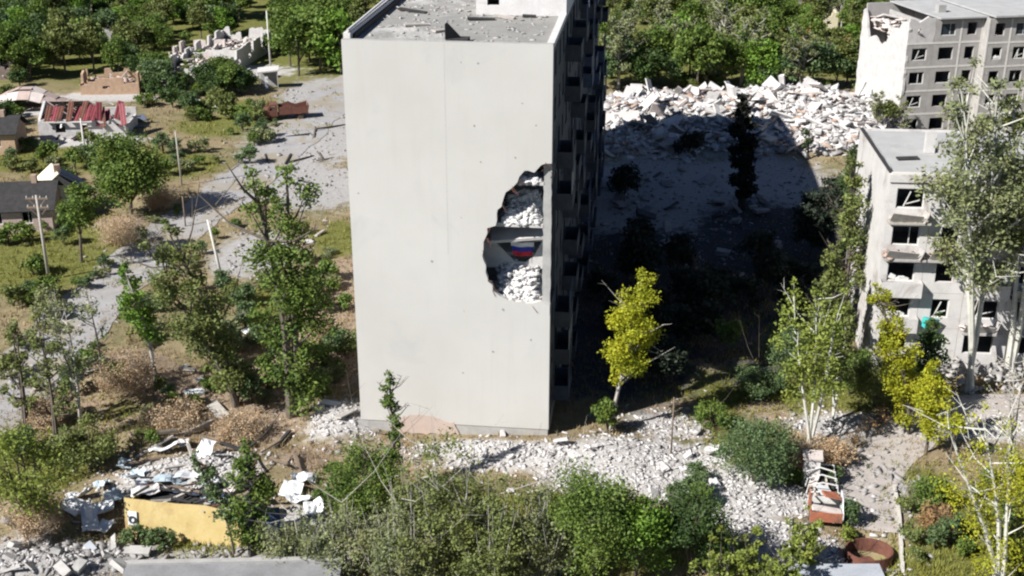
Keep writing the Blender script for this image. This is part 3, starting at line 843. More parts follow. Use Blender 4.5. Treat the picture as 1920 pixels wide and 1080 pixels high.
for i in range(22):
    MB().box((g.uniform(0, 10.4), g.uniform(-1.2, 5.5), g.uniform(.1, 2.9)), (g.uniform(.5, 1.8), g.uniform(.2, .9), .08), rot3(g.uniform(-.8, .8), g.uniform(-.8, .8), g.uniform(0, 3))).build('torn_board', g.choice(['char', 'white_sheet', 'slate_pink', 'char', 'wood_grey', 'red_metal']), rh)
ddp = PG(225, 228)
dd = thing('scrap_pile', 'dark blue heap of torn metal sheets beside the red roof', 'scrap', ddp)
for i in range(26):
    x, y = g.gauss(0, 1.9), g.gauss(0, 1.3)
    hh = max(.1, 1.7 - math.hypot(x, y) * .7)
    MB().box((x, y, hh * .6), (g.uniform(.8, 2.2), g.uniform(.6, 1.6), .06), rot3(g.uniform(-.9, .9), g.uniform(-.9, .9), g.uniform(0, 3))).build('torn_sheet', g.choice(['slate_blue', 'blue_metal', 'char', 'blue_sheet', 'slate_blue']), dd)
# pink-beige collapsed roof mound
rp = PG(60, 205)
cr = thing('collapsed_roof', 'wide pinkish slate roof lying collapsed as a low mound left of the red roof', 'roof', rp, R(3))
ns = [0]
for i in range(9):
    for j in range(4):
        x, y = -6.5 + i * 1.55, -1.6 + j * 1.55
        z = 2.9 * math.exp(-((x + .5) / 5) ** 2 - (y / 3.2) ** 2)
        sl = -2.9 * 2 * (x + .5) / 25 * math.exp(-((x + .5) / 5) ** 2 - (y / 3.2) ** 2)
        sy = -2 * y / 10 * z
        MB().box((x, y, z), (1.6, 1.62, .07), rot3(math.atan(sy) + g.uniform(-.07, .07), -math.atan(sl) + g.uniform(-.07, .07), g.uniform(-.08, .08))).build('slate_sheet', g.choice(['slate_pink', 'slate_pink', 'concrete_pink']), cr)
def gable_house(name, label, px, py, rz, L, W, h, rise, wm_, rm1, rm2, hip=False):
    p = PG(px, py)
    r = thing(name, label, 'house', p, rz)
    MB().polywall([(0, -.6), (L, -.6), (L, h), (0, h)], [[(L * .2, .9), (L * .2 + 1, .9), (L * .2 + 1, 2.1), (L * .2, 2.1)], [(L * .6, .9), (L * .6 + 1, .9), (L * .6 + 1, 2.1), (L * .6, 2.1)]], .25).build('wall', wm_, r)
    MB().span((0, W - .25, -.6), (L, W, h)).build('wall', wm_, r)
    for x in (0, L - .25):
        MB().polywall([(0, -.6), (W - .52, -.6), (W - .52, h), ((W - .5) / 2, h + rise * .9), (0, h)], (), .25).build('wall', wm_, r, Tr(x, W - .26, 0) @ Rz(-math.pi / 2))
    sl = math.hypot(W / 2 + .4, rise); an = math.atan2(rise, W / 2 + .4)
    MB().span((-.4, 0, 0), (L + .4, sl, .09)).build('roof_slope', rm1, r, Tr(0, -.4, h) @ Matrix.Rotation(an, 4, 'X'))
    MB().span((-.4, -sl, 0), (L + .4, 0, .09)).build('roof_slope', rm2, r, Tr(0, W + .4, h) @ Matrix.Rotation(-an, 4, 'X'))
    for x in (L * .2, L * .6):
        link('window', frame_mesh(1.0, 1.2, 'mullion', 'frame_white'), r, Tr(x, .08, .9))
    MB().span((L * .7, W * .5 - .3, h + rise * .5), (L * .7 + .5, W * .5 + .3, h + rise + .7)).build('chimney', 'brick_brown', r)
    return r
gable_house('cottage', 'small cottage with a cream roof slope and a dark blue one behind the tall pole', 66, 392, R(-62), 3.4, 4.6, 2.3, 2.1, 'white_paint', 'cream_roof', 'slate_blue')
gable_house('cottage', 'cottage with a shade-darkened roof and a pinkish wall at the edge of the green field', -40, 440, R(8), 7.0, 6, 2.2, 2.0, 'slate_pink', 'char', 'char')  # near-black slopes stand in for tree shade on the roof
gable_house('cottage', 'orange brick outbuilding with a charred roof beside the green meadow', -75, 292, R(5), 6.4, 5, 2.4, 1.6, 'brick_orange', 'char', 'char')

# roadside shelter
sp = PG(505, 166)
sh_ = thing('roadside_shelter', 'small concrete roadside shelter with a flat tilted roof slab by the burnt truck', 'shelter', sp, R(8))
MB().box((0, .6, 2.6), (3.0, 2.2, .18), rot3(.1, -.08, 0)).build('roof', 'concrete_pale', sh_)
MB().span((-1.2, 1.3, -.3), (1.2, 1.5, 2.45)).build('back_wall', 'concrete', sh_)
MB().span((-.55, -.2, -.3), (-.1, 0, 1.9)).build('poster_board', 'white_sheet', sh_)
for x in (-1.3, 1.25):
    MB().span((x - .06, -.3, -.3), (x + .06, -.18, 2.45)).build('post', 'concrete', sh_)

# ------------------------------------------------------------------ wrecks
def wreck(name, label, px, py, rz, cabm, bodym, L=5.6, stripped=False):
    p = PG(px, py)
    r = thing(name, label, 'truck', p, rz)
    g = random.Random(px)
    W = 2.1
    for s in (-1, 1):
        MB().span((-L / 2, s * .45 - .06, .55), (L / 2, s * .45 + .06, .75)).build('chassis_rail', 'rust' if not stripped else 'concrete_pink', r)
    for i in range(6):
        x = -L / 2 + .3 + i * (L - .6) / 5
        MB().span((x - .05, -.39, .58), (x + .05, .39, .72)).build('cross_member', 'rust' if not stripped else 'wood_grey', r)
    whl = MB()
    for k in range(14):
        a = 2 * math.pi * k / 14
        whl.v += [Vector((.42 * math.cos(a), -.11, .42 * math.sin(a))), Vector((.42 * math.cos(a), .11, .42 * math.sin(a))), Vector((.2 * math.cos(a), -.06, .2 * math.sin(a))), Vector((.2 * math.cos(a), .06, .2 * math.sin(a)))]
    for k in range(14):
        a, b = 4 * k, 4 * ((k + 1) % 14)
        whl.f += [(a, b, b + 1, a + 1), (a, a + 2, b + 2, b), (a + 1, b + 1, b + 3, a + 3), (a + 2, a + 3, b + 3, b + 2)]
    wme = whl.mesh('wheel', 'char')
    rim = MB().tube([(0, -.05, 0), (0, .05, 0)], .19, 10).mesh('rim', 'rust')
    for x in (-L / 2 + 1.0, L / 2 - 1.1):
        for s in (-1, 1):
            wo = link('wheel', wme, r, Tr(x, s * .85, .40)); link('rim', rim, wo)
    x0 = -L / 2
    # cab: shell with window holes
    cab = [(0, .6), (1.7, .6), (1.7, 2.1), (.75, 2.15), (.3, 1.4), (0, 1.35)]
    win = [(.62, 1.35), (1.5, 1.35), (1.5, 1.95), (.9, 1.98)]
    for s in (-1, 1):
        MB().polywall(rough_loop(cab, .35, .07 if stripped else .03, 3 + s), [win], .06, s * (W / 2 - .03) - .03).build('cab_side', 'white_sheet' if stripped and s < 0 else cabm, r, Tr(x0, 0, 0))
    if stripped:
        MB().box((x0 + 1.3, -.35, 1.95), (.9, 1.1, .05), rot3(.25, .15, .2), jit=.05, rng=g).build('cab_roof', cabm, r)
    else:
        MB().span((x0 + .75, -W / 2 + .07, 2.06), (x0 + 1.7, W / 2 - .07, 2.13)).build('cab_roof', cabm, r)
    MB().span((x0 - .02, -W / 2 + .07, .6), (x0 + .05, W / 2 - .07, 1.35)).build('grille', cabm, r)
    MB().box((x0 + .33, 0, 1.4), (.65, W - .2, .06), rot3(.12 if stripped else 0, -.05, 0), jit=.05, rng=g).build('hood', 'concrete_pink' if stripped else cabm, r)
    MB().span((x0 + 1.64, -W / 2 + .08, .7), (x0 + 1.7, W / 2 - .08, 1.5)).build('cab_back', bodym, r)
    MB().box((x0 + 1.1, 0, .95), (.7, 1.7, .35), rot3(0, .1, 0)).build('seat_frame', 'char', r)
    if not stripped:
        for s in (-1, 1):
            MB().polywall(rough_loop([(1.9, .8), (L, .8), (L, 1.9), (4.2, 1.6), (3.2, 2.0), (1.9, 1.75)], .5, .06, 8 + s), (), .05, s * (W / 2 - .03)).build('body_side', bodym, r, Tr(x0, 0, 0))
        MB().span((x0 + 1.9, -W / 2 + .05, .76), (L / 2, W / 2 - .05, .84)).build('bed_floor', 'char', r)
        MB().box((L / 2, 0, 1.3), (.06, W - .2, .9), rot3(0, .25, 0)).build('tailgate', bodym, r)
    else:
        for i in range(5):
            MB().tube([(x0 + 2.1 + i * .85, -W / 2, .8), (x0 + 2.1 + i * .85, -W / 2 + .1, 1.6), (x0 + 2.1 + i * .85 + g.uniform(-.3, .3), 0, 1.75), (x0 + 2.1 + i * .85, W / 2 - .1, 1.5), (x0 + 2.1 + i * .85, W / 2, .8)], .05, 5).build('hoop', 'frame_white', r)
        MB().box((.3, -.2, .9), (2.0, .9, .05), rot3(.2, .12, .2)).build('torn_sheet', 'white_sheet', r)
        MB().box((1.6, .4, .95), (1.6, .6, .05), rot3(-.3, -.15, -.3)).build('torn_sheet', 'concrete_pink', r)
        MB().box((1.0, 0, .78), (3.0, .5, .05), rot3(.1, 0, 0)).build('bed_plank', 'char', r)
        r.scale = (.95, .9, .82)
    return r
wreck('burnt_truck', 'burnt rust-red truck wreck standing on the grey road', 537, 222, R(14), 'rust', 'rust', 5.6)
wreck('burnt_truck', 'stripped truck chassis with an orange-red cab below the concrete pillar', 1540, 945, R(82), 'rust_orange', 'frame_white', 5.8, True)

# round rusty tank, half sunk
tp = PG(1630, 1030); tp.z = Tz(tp.x + 2.6, tp.y) - .22
tk = thing('rusty_tank', 'open round rusty tank sunk in the ground beside the paved path', 'tank', tp)
b = MB(); prof = [(1.35, -1.3), (1.35, .3), (1.27, .3), (1.25, -1.2), (0.02, -1.2)]
b.grid(lambda u, v: (prof[round(v * 4)][0] * math.cos(u * 2 * math.pi), prof[round(v * 4)][0] * math.sin(u * 2 * math.pi) * .85, prof[round(v * 4)][1]), 28, 4)
b.build('tank_wall', 'rust', tk)
MB().tube([(0, 0, -1.15), (0, 0, -1.1)], 1.15, 20).build('tank_floor', 'char', tk)
MB().box((-.2, .2, -.85), (1.2, .9, .5), rot3(.2, .1, .4), jit=.1, rng=random.Random(1)).build('scrap_lump', 'rust', tk)
# concrete pillar
pp = PG(1519, 905)
pl = thing('concrete_pillar', 'stout whitish concrete pillar beside the brown mound', 'pillar', pp, R(-12))
MB().box((0, 0, .75), (1.05, .9, 2.1), taper=.86, jit=.03, rng=random.Random(4)).build('shaft', 'concrete_pale', pl)
MB().box((0, 0, 1.92), (1.2, 1.05, .22), jit=.04, rng=random.Random(5)).build('cap', 'concrete_pink', pl)

# poles
def pole(px, py, top, label, mt='pole_pale', arms=0, lean=0.0, r0=.16):
    p = PG(px, py); H = topz(p.y, top) - p.z
    r = thing('utility_pole', label, 'pole', p, 0, 'utility poles')
    MB().tube([(0, 0, -.4), (lean * .5, 0, H * .5), (lean, 0, H)], [r0, r0 * .85, r0 * .65], 8).build('shaft', mt, r, smooth=True)
    for i in range(arms):
        z = H - .3 - i * .8
        MB().box((lean, 0, z), (1.9, .12, .14)).build('crossarm', 'wood', r)
        MB().tube([(lean - .8, 0, z), (lean, .06, z - .9)], .045, 5).build('brace', 'wood', r)
        MB().tube([(lean + .8, 0, z), (lean, .06, z - .9)], .045, 5).build('brace', 'wood', r)
        for s in (-.85, -.3, .3, .85):
            MB().tube([(lean + s, 0, z + .07), (lean + s, 0, z + .24)], [.05, .035], 6).build('insulator', 'frame_white', r)
    return r
pole(92, 525, 366, 'tall utility pole with double crossarms in the green field', 'wood_grey', 2)
pole(163, 312, 222, 'slim pale pole in front of the red-roofed house', arms=0, r0=.15)
pole(341, 347, 246, 'thin pole on the verge beside the dense round tree', 'wood_grey', 0, -.1, .11)
pole(422, 545, 412, 'bare pale pole leaning over the road between the ivy trees', arms=0, lean=-.9, r0=.15)
pole(508, 132, 20, 'pale pole beside the long roofless house', arms=0, r0=.16)
pole(348, 425, 368, 'short dark post at the road edge', 'wood', 0, 0, .08)
pole(1258, 850, 745, 'thin brown post at the rim of the tower shadow', 'wood', 0, 0, .06)
# raised pipe
q0, q1 = PG(352, 196), PG(410, 214)
pi = thing('raised_pipe', 'white raised gas pipe on short legs in the dry grass', 'pipe', q0, math.atan2((q1 - q0).y, (q1 - q0).x))
L_ = (q1 - q0).length
MB().tube([(0, 0, 1.2), (L_, 0, 1.0)], .14, 8).build('pipe', 'frame_white', pi, smooth=True)
for x in (.3, L_ * .3, L_ - .4):
    MB().span((x - .06, -.06, -.3), (x + .06, .06, 1.08)).build('leg', 'wood_grey', pi)

# ------------------------------------------------------------------ yellow kiosk
def crumple(w, d, t, amp, seed):
    gg = random.Random(seed); b = MB(); nu, nv = 6, 4
    H_ = [[gg.uniform(-amp, amp) + amp * 1.5 * math.sin(i * 1.1 + seed) for j in range(nv + 1)] for i in range(nu + 1)]
    ex = [[gg.uniform(-.06, .06) for j in range(nv + 1)] for i in range(nu + 1)]
    fn = lambda dz: (lambda u, v: ((u - .5) * w + ex[round(u * nu)][round(v * nv)], (v - .5) * d + ex[round(u * nu)][nv - round(v * nv)], H_[round(u * nu)][round(v * nv)] + dz))
    b.grid(fn(t), nu, nv); n1 = len(b.v); f1 = len(b.f); b.grid(fn(0), nu, nv)
    b.f[f1:] = [q[::-1] for q in b.f[f1:]]
    rim = [i * (nv + 1) for i in range(nu + 1)] + [nu * (nv + 1) + j for j in range(1, nv + 1)] + [i * (nv + 1) + nv for i in range(nu - 1, -1, -1)] + [j for j in range(nv - 1, 0, -1)]
    for a, c in zip(rim, rim[1:] + rim[:1]):
        b.f.append((a, a + n1, c + n1, c))
    return b
def crumple0(w, d, seed):
    return crumple(w, d, .03, .07, seed)

ka, kb = PG(236, 1010), PG(452, 1026)
kd = kb - ka; KL = kd.length
ki = thing('kiosk', 'crushed yellow kiosk with a white porthole plate and blue rear', 'kiosk', (ka.x, ka.y, min(ka.z, kb.z) - .1), math.atan2(kd.y, kd.x))
MB().polywall(rough_loop([(0, -.2), (KL, -.2), (KL, 2.3), (KL * .7, 2.55), (KL * .45, 2.5), (0, 2.6)], .6, .035, 2), (), .08).build('front_wall', 'yellow_paint', ki, Matrix.Rotation(R(-9), 4, 'X'))
MB().box((.5, .02, 1.45), (.55, .03, .85), rot3(R(-9), 0, .0)).build('porthole_plate', 'white_sheet', ki, Tr(0, .12, 0))
por = MB()
for k in range(16):
    a0, a1 = 2 * math.pi * k / 16, 2 * math.pi * (k + 1) / 16
    for rr in ((.24, .13),):
        i = len(por.v)
        por.v += [Vector((rr[0] * math.cos(a0), 0, rr[0] * math.sin(a0))), Vector((rr[0] * math.cos(a1), 0, rr[0] * math.sin(a1))), Vector((rr[1] * math.cos(a1), -.02, rr[1] * math.sin(a1))), Vector((rr[1] * math.cos(a0), -.02, rr[1] * math.sin(a0)))]
        por.f.append((i, i + 1, i + 2, i + 3))
por.build('porthole_ring', 'char', ki, Tr(.52, .075, 1.38) @ Matrix.Rotation(R(-9), 4, 'X'))
MB().span((0, .55, -.2), (.07, 2.6, 2.0)).build('end_wall', 'yellow_paint', ki)
MB().span((KL - .07, .55, -.2), (KL, 3.0, 2.1)).build('end_wall', 'concrete_pink', ki)
MB().span((.1, 2.9, -.2), (KL - .1, 3.0, 1.7)).build('rear_wall', 'blue_metal', ki)
MB().box((KL + .9, 2.0, .8), (1.5, .06, 1.8), rot3(.1, 0, .35)).build('door_leaf', 'blue_metal', ki)
MB().box((KL + 1.3, 1.2, .5), (1.2, .9, .9), rot3(.1, .1, .2), jit=.08, rng=random.Random(5)).build('locker', 'blue_metal', ki)
MB().span((.1, .6, 1.55), (KL - .1, 2.85, 1.63)).build('ceiling', 'char', ki)
g = random.Random(70)
for i in range(34):
    MB().box((g.uniform(.2, KL - .4), g.uniform(.8, 3.6), 1.75 + g.uniform(0, .55)), (g.uniform(1.0, 3.0), g.uniform(.07, .2), .09), rot3(g.uniform(-.3, .3), g.uniform(-.3, .3), g.uniform(-1.0, 1.3))).build('burnt_beam', g.choice(['char', 'char', 'wood', 'wood_grey', 'rust']), ki)
for x, y, z, w, d, rz, mt in ((1.6, 3.2, 2.2, 1.9, 1.0, .3, 'blue_sheet'), (2.9, 3.9, 2.3, 2.4, 1.2, .15, 'white_sheet'), (5.0, 1.7, 2.05, 2.1, .8, -.5, 'blue_sheet'), (6.3, 1.5, 2.1, .9, .7, .3, 'white_sheet'),
                              (4.2, 3.2, 2.3, 1.3, .5, .6, 'white_sheet'), (.4, 2.2, 1.95, 1.6, .8, .5, 'concrete_pale'), (5.6, 3.0, 2.1, 1.2, .6, .9, 'concrete_pink')):
    o = crumple0(w, d, g.randrange(999)).build('roof_sheet', mt, ki); o.location = (x, y, z + .1); o.rotation_euler = (g.uniform(-.35, .2), g.uniform(-.25, .25), rz)

# loose debris near the kiosk and elsewhere: each piece a thing of its own
def piece(name, label, cat, group, px, py, dims, mt, rot, lift=None, jit=.05, seed=1, taper=None):
    p = PG(px, py)
    if lift is None:
        lift = dims[2] * .35
    o = MB().box((0, 0, 0), dims, rot3(*rot), jit=jit, rng=random.Random(seed), taper=taper).build(name, mt)
    o.location = (p.x, p.y, p.z + lift)
    return tag(o, label, cat, group)
g = random.Random(71)
def sheets(label, group, spots, mats, smin, smax):
    for px, py in spots:
        p = PG(px, py); w, d = g.uniform(smin, smax), g.uniform(smin * .7, smax * .65)
        o = crumple(w, d, .03, .09, g.randrange(1000)).build('metal_sheet', g.choice(mats))
        o.location = (p.x, p.y, p.z + .22 + .12 * w); o.rotation_euler = (g.uniform(-.5, .5), g.uniform(-.4, .4), g.uniform(0, 3.1))
        tag(o, label, 'metal sheet', group)
def scatter(name, label, cat, group, spots, mats, dims, flat=False, tilt=.4):
    for i, (px, py) in enumerate(spots):
        d = [g.uniform(*r_) for r_ in dims]
        piece(name, label, cat, group, px, py, d, g.choice(mats), (g.uniform(-tilt, tilt), g.uniform(-tilt, tilt), g.uniform(0, 3.1)), max(d) * math.sin(tilt) * .28 + d[2] * .3, min(d) * .25, g.randrange(10 ** 6))
sheets('crumpled pale metal sheet lying in the rubble around the yellow kiosk', 'crumpled sheets around the kiosk',
       [(150, 935), (190, 915), (170, 985), (255, 900), (215, 940), (310, 850), (345, 838), (545, 930), (570, 905), (590, 960), (520, 990), (190, 1000), (135, 960), (385, 855), (235, 880), (160, 960), (275, 915), (200, 960), (560, 945)],
       ['white_sheet', 'blue_sheet', 'white_sheet', 'concrete_pale'], .9, 2.0)
scatter('burnt_plank', 'burnt plank in the debris heap behind the yellow kiosk', 'plank', 'planks behind the kiosk',
        [(270, 870), (330, 880), (300, 900), (420, 860), (450, 850), (480, 870), (390, 890), (500, 850), (520, 870), (430, 900), (360, 860), (545, 860), (560, 880), (250, 850), (410, 835), (470, 830), (530, 830), (290, 845)],
        ['char', 'wood', 'char', 'wood_grey', 'rust'], ((1.2, 3.0), (.1, .25), (.08, .15)), tilt=.35)
scatter('concrete_chunk', 'broken concrete chunk on the ash-grey rubble beside the bottom roof slab', 'concrete', 'chunks beside the grey slab',
        [(20, 1050), (60, 1065), (110, 1040), (150, 1070), (200, 1045), (170, 1030), (90, 1020), (230, 1070), (120, 1075), (40, 1030), (215, 1025), (20, 1075), (260, 1040)],
        ['concrete', 'panel_grey', 'panel_grey', 'slab_bluegrey'], ((.4, 1.5), (.25, .8), (.1, .35)), tilt=.6)
scatter('fallen_log', 'grey fallen log lying in the brown grass above the kiosk debris', 'log', 'fallen logs above the kiosk',
        [(320, 800), (290, 815), (380, 770), (350, 815)], ['wood_grey', 'bark'], ((2.5, 4.0), (.22, .32), (.2, .3)), tilt=.08)
scatter('broken_board', 'pale broken board in the weeds left of the white tower', 'board', 'boards left of the tower',
        [(355, 695), (400, 760), (410, 775), (470, 620), (600, 440), (580, 455), (460, 590), (385, 720), (365, 740), (490, 640), (345, 690), (620, 760), (650, 780), (600, 770)],
        ['concrete_pale', 'wood_grey', 'white_sheet'], ((.7, 2.0), (.3, .9), (.08, .2)), tilt=.3)
scatter('fallen_branch', 'dark fallen branch on the grey yard between the road and tower', 'branch', 'branches on the grey yard',
        [(590, 250), (560, 255), (600, 292), (540, 300), (620, 240), (565, 300), (500, 300), (610, 300)], ['bark_burnt', 'bark'], ((2.2, 4.5), (.12, .22), (.12, .2)), tilt=.08)
# bottom slab roof of a low building
bp = PG(430, 1142)
bs_ = thing('concrete_roof', 'flat grey concrete roof slab of a low garage below the yellow kiosk', 'roof', (bp.x, bp.y, bp.z), R(2))
MB().box((0, 0, 1.1), (11.6, 5.4, .25), jit=.04, rng=random.Random(8)).build('roof_slab', 'roof_old', bs_)
MB().span((-5.4, -2.4, -.5), (5.4, 2.3, .97)).build('wall', 'concrete', bs_)
MB().span((-5.8, 2.35, 1.23), (5.8, 2.7, 1.36)).build('coping', 'concrete', bs_)
bq = PG(1575, 1110)
tag(MB().box((0, 0, 0), (5.4, 3.6, .3), jit=.05, rng=random.Random(9)).build('concrete_apron', 'slab_bluegrey', None, Tr(bq.x, bq.y + .4, bq.z + .1)), 'blue-grey concrete apron slab beside the round rusty tank', 'slab')

# ------------------------------------------------------------------ rubble
g = random.Random(80)
def slabs(n, label, group, fn, mats, dims, tilt):
    for i in range(n):
        x, y = fn()
        d = [g.uniform(*r_) for r_ in dims]
        o = MB().box((0, 0, 0), d, rot3(g.gauss(0, tilt), g.gauss(0, tilt), g.uniform(0, 3.1)), jit=min(d) * .35, rng=g).build('concrete_slab', g.choice(mats))
        o.location = (x, y, Tz(x, y) + g.uniform(.05, .5))
        tag(o, label, 'concrete', group)
def ridge_pt():
    x = g.uniform(9.5, 46); return x, g.uniform(139, 157)
slabs(190, 'broken concrete slab tilted on the pale rubble ridge behind the tower', 'slabs on the rubble ridge', ridge_pt, ['white_paint', 'concrete_pale', 'rubble_pale', 'concrete_pink', 'rubble_grey', 'rubble_pale'], ((1.0, 4.2), (.25, 1.8), (.12, .32)), .5)
def front_pt():
    p = P(g.uniform(870, 1480), g.gauss(880, 35)); return p.x, p.y
slabs(30, 'small white wall fragment in the rubble apron before the tower base', 'fragments before the tower', front_pt, ['white_paint', 'rubble_pale', 'rubble_pale'], ((.3, 1.0), (.2, .6), (.08, .22)), .4)
def shade_pt():
    p = P(g.uniform(1130, 1500), g.uniform(320, 480)); return p.x, p.y
slabs(36, 'grey concrete piece lying in the shadow of the tower', 'pieces in the tower shadow', shade_pt, ['rubble_grey', 'panel_shaded', 'rubble_grey'], ((.6, 2.0), (.5, 1.4), (.15, .4)), .3)  # darker materials paint extra shade onto these pieces
# fine rubble
rng = np.random.default_rng(90)
def tower_out(x, y, mgn=.2):
    dx, dy = x - t0.x, y - t0.y
    u = dx * gx.x + dy * gx.y; v_ = dx * gy.x + dy * gy.y
    a = (u > -mgn) & (u < TW + mgn) & (v_ > -mgn) & (v_ < TL + mgn)
    dx, dy = x - b0.x, y - b0.y
    u = dx * math.cos(BA) - dy * math.sin(BA); v_ = dx * math.sin(BA) + dy * math.cos(BA)
    b = (u > -mgn) & (u < 46.5) & (v_ > -mgn) & (v_ < BD + mgn)
    return ~(a | b)
def sample(n, x0, x1, y0, y1):
    px = rng.uniform(x0, x1, n); py = rng.uniform(y0, y1, n)
    xc, yc = (px - 960) / FPX, (540 - py) / FPX
    dy, dz = CP + yc * SP, -SP + yc * CP
    t = -CAM_H / dz
    x, y = xc * t, dy * t
    k = tower_out(x, y) & (np.hypot(x - P(1630, 1030).x, y - P(1630, 1030).y) > 1.75)
    return x[k], y[k]
def rubble(name, label, n, win, which, s0, s1, mt, seed, pw=1.0):
    x, y = sample(n, *win)
    w = weights(x, y)[which]
    k = rng.uniform(0, 1, len(x)) < w ** pw
    x, y = x[k], y[k]
    sz = s0 + (s1 - s0) * rng.uniform(0, 1, len(x)) ** 3
    c = np.stack([x, y, T(x, y) + sz * .12], 1)
    o = link(name, chunks_mesh(name, c, sz, seed, mt, .6))
    tag(o, label, 'rubble', kind='stuff')
rubble('rubble', 'pale broken masonry strewn over the ground', 56000, (-100, 2020, 700, 1180), 1, .05, .32, 'rubble_pale', 91)
rubble('rubble', 'dusty grey broken masonry strewn between the pale pieces', 18000, (-100, 2020, 700, 1180), 1, .05, .36, 'rubble_grey', 191)
rubble('rubble', 'bright plaster flakes strewn over the rubble apron', 17000, (-100, 2020, 700, 1180), 1, .05, .3, 'white_paint', 192)
rubble('rubble', 'grey stones strewn over the yard and road edge', 40000, (-100, 2020, 160, 1180), 3, .08, .5, 'rubble_grey', 92)
n = 17000
x = rng.uniform(8, 49, n); y = rng.uniform(136, 160, n)
k = rng.uniform(0, 1, n) < weights(x, y)[1]
x, y = x[k], y[k]; sz = .13 + 1.0 * rng.uniform(0, 1, len(x)) ** 3
for i, mt in enumerate(('white_paint', 'rubble_pale', 'rubble_grey', 'brick_brown')):
    kk = (np.arange(len(x)) % 11) if True else 0
    s_ = (kk < 3, (kk >= 3) & (kk < 7), (kk >= 7) & (kk < 10), kk == 10)[i]
    o = link('rubble', chunks_mesh('rubble', np.stack([x[s_], y[s_], T(x[s_], y[s_]) + sz[s_] * .2], 1), sz[s_], 93 + i, mt, .5))
    tag(o, ('white plaster rubble of the collapsed block', 'pale concrete rubble of the collapsed block', 'dusty grey rubble of the collapsed block', 'brown brick rubble of the collapsed block')[i], 'rubble', kind='stuff')

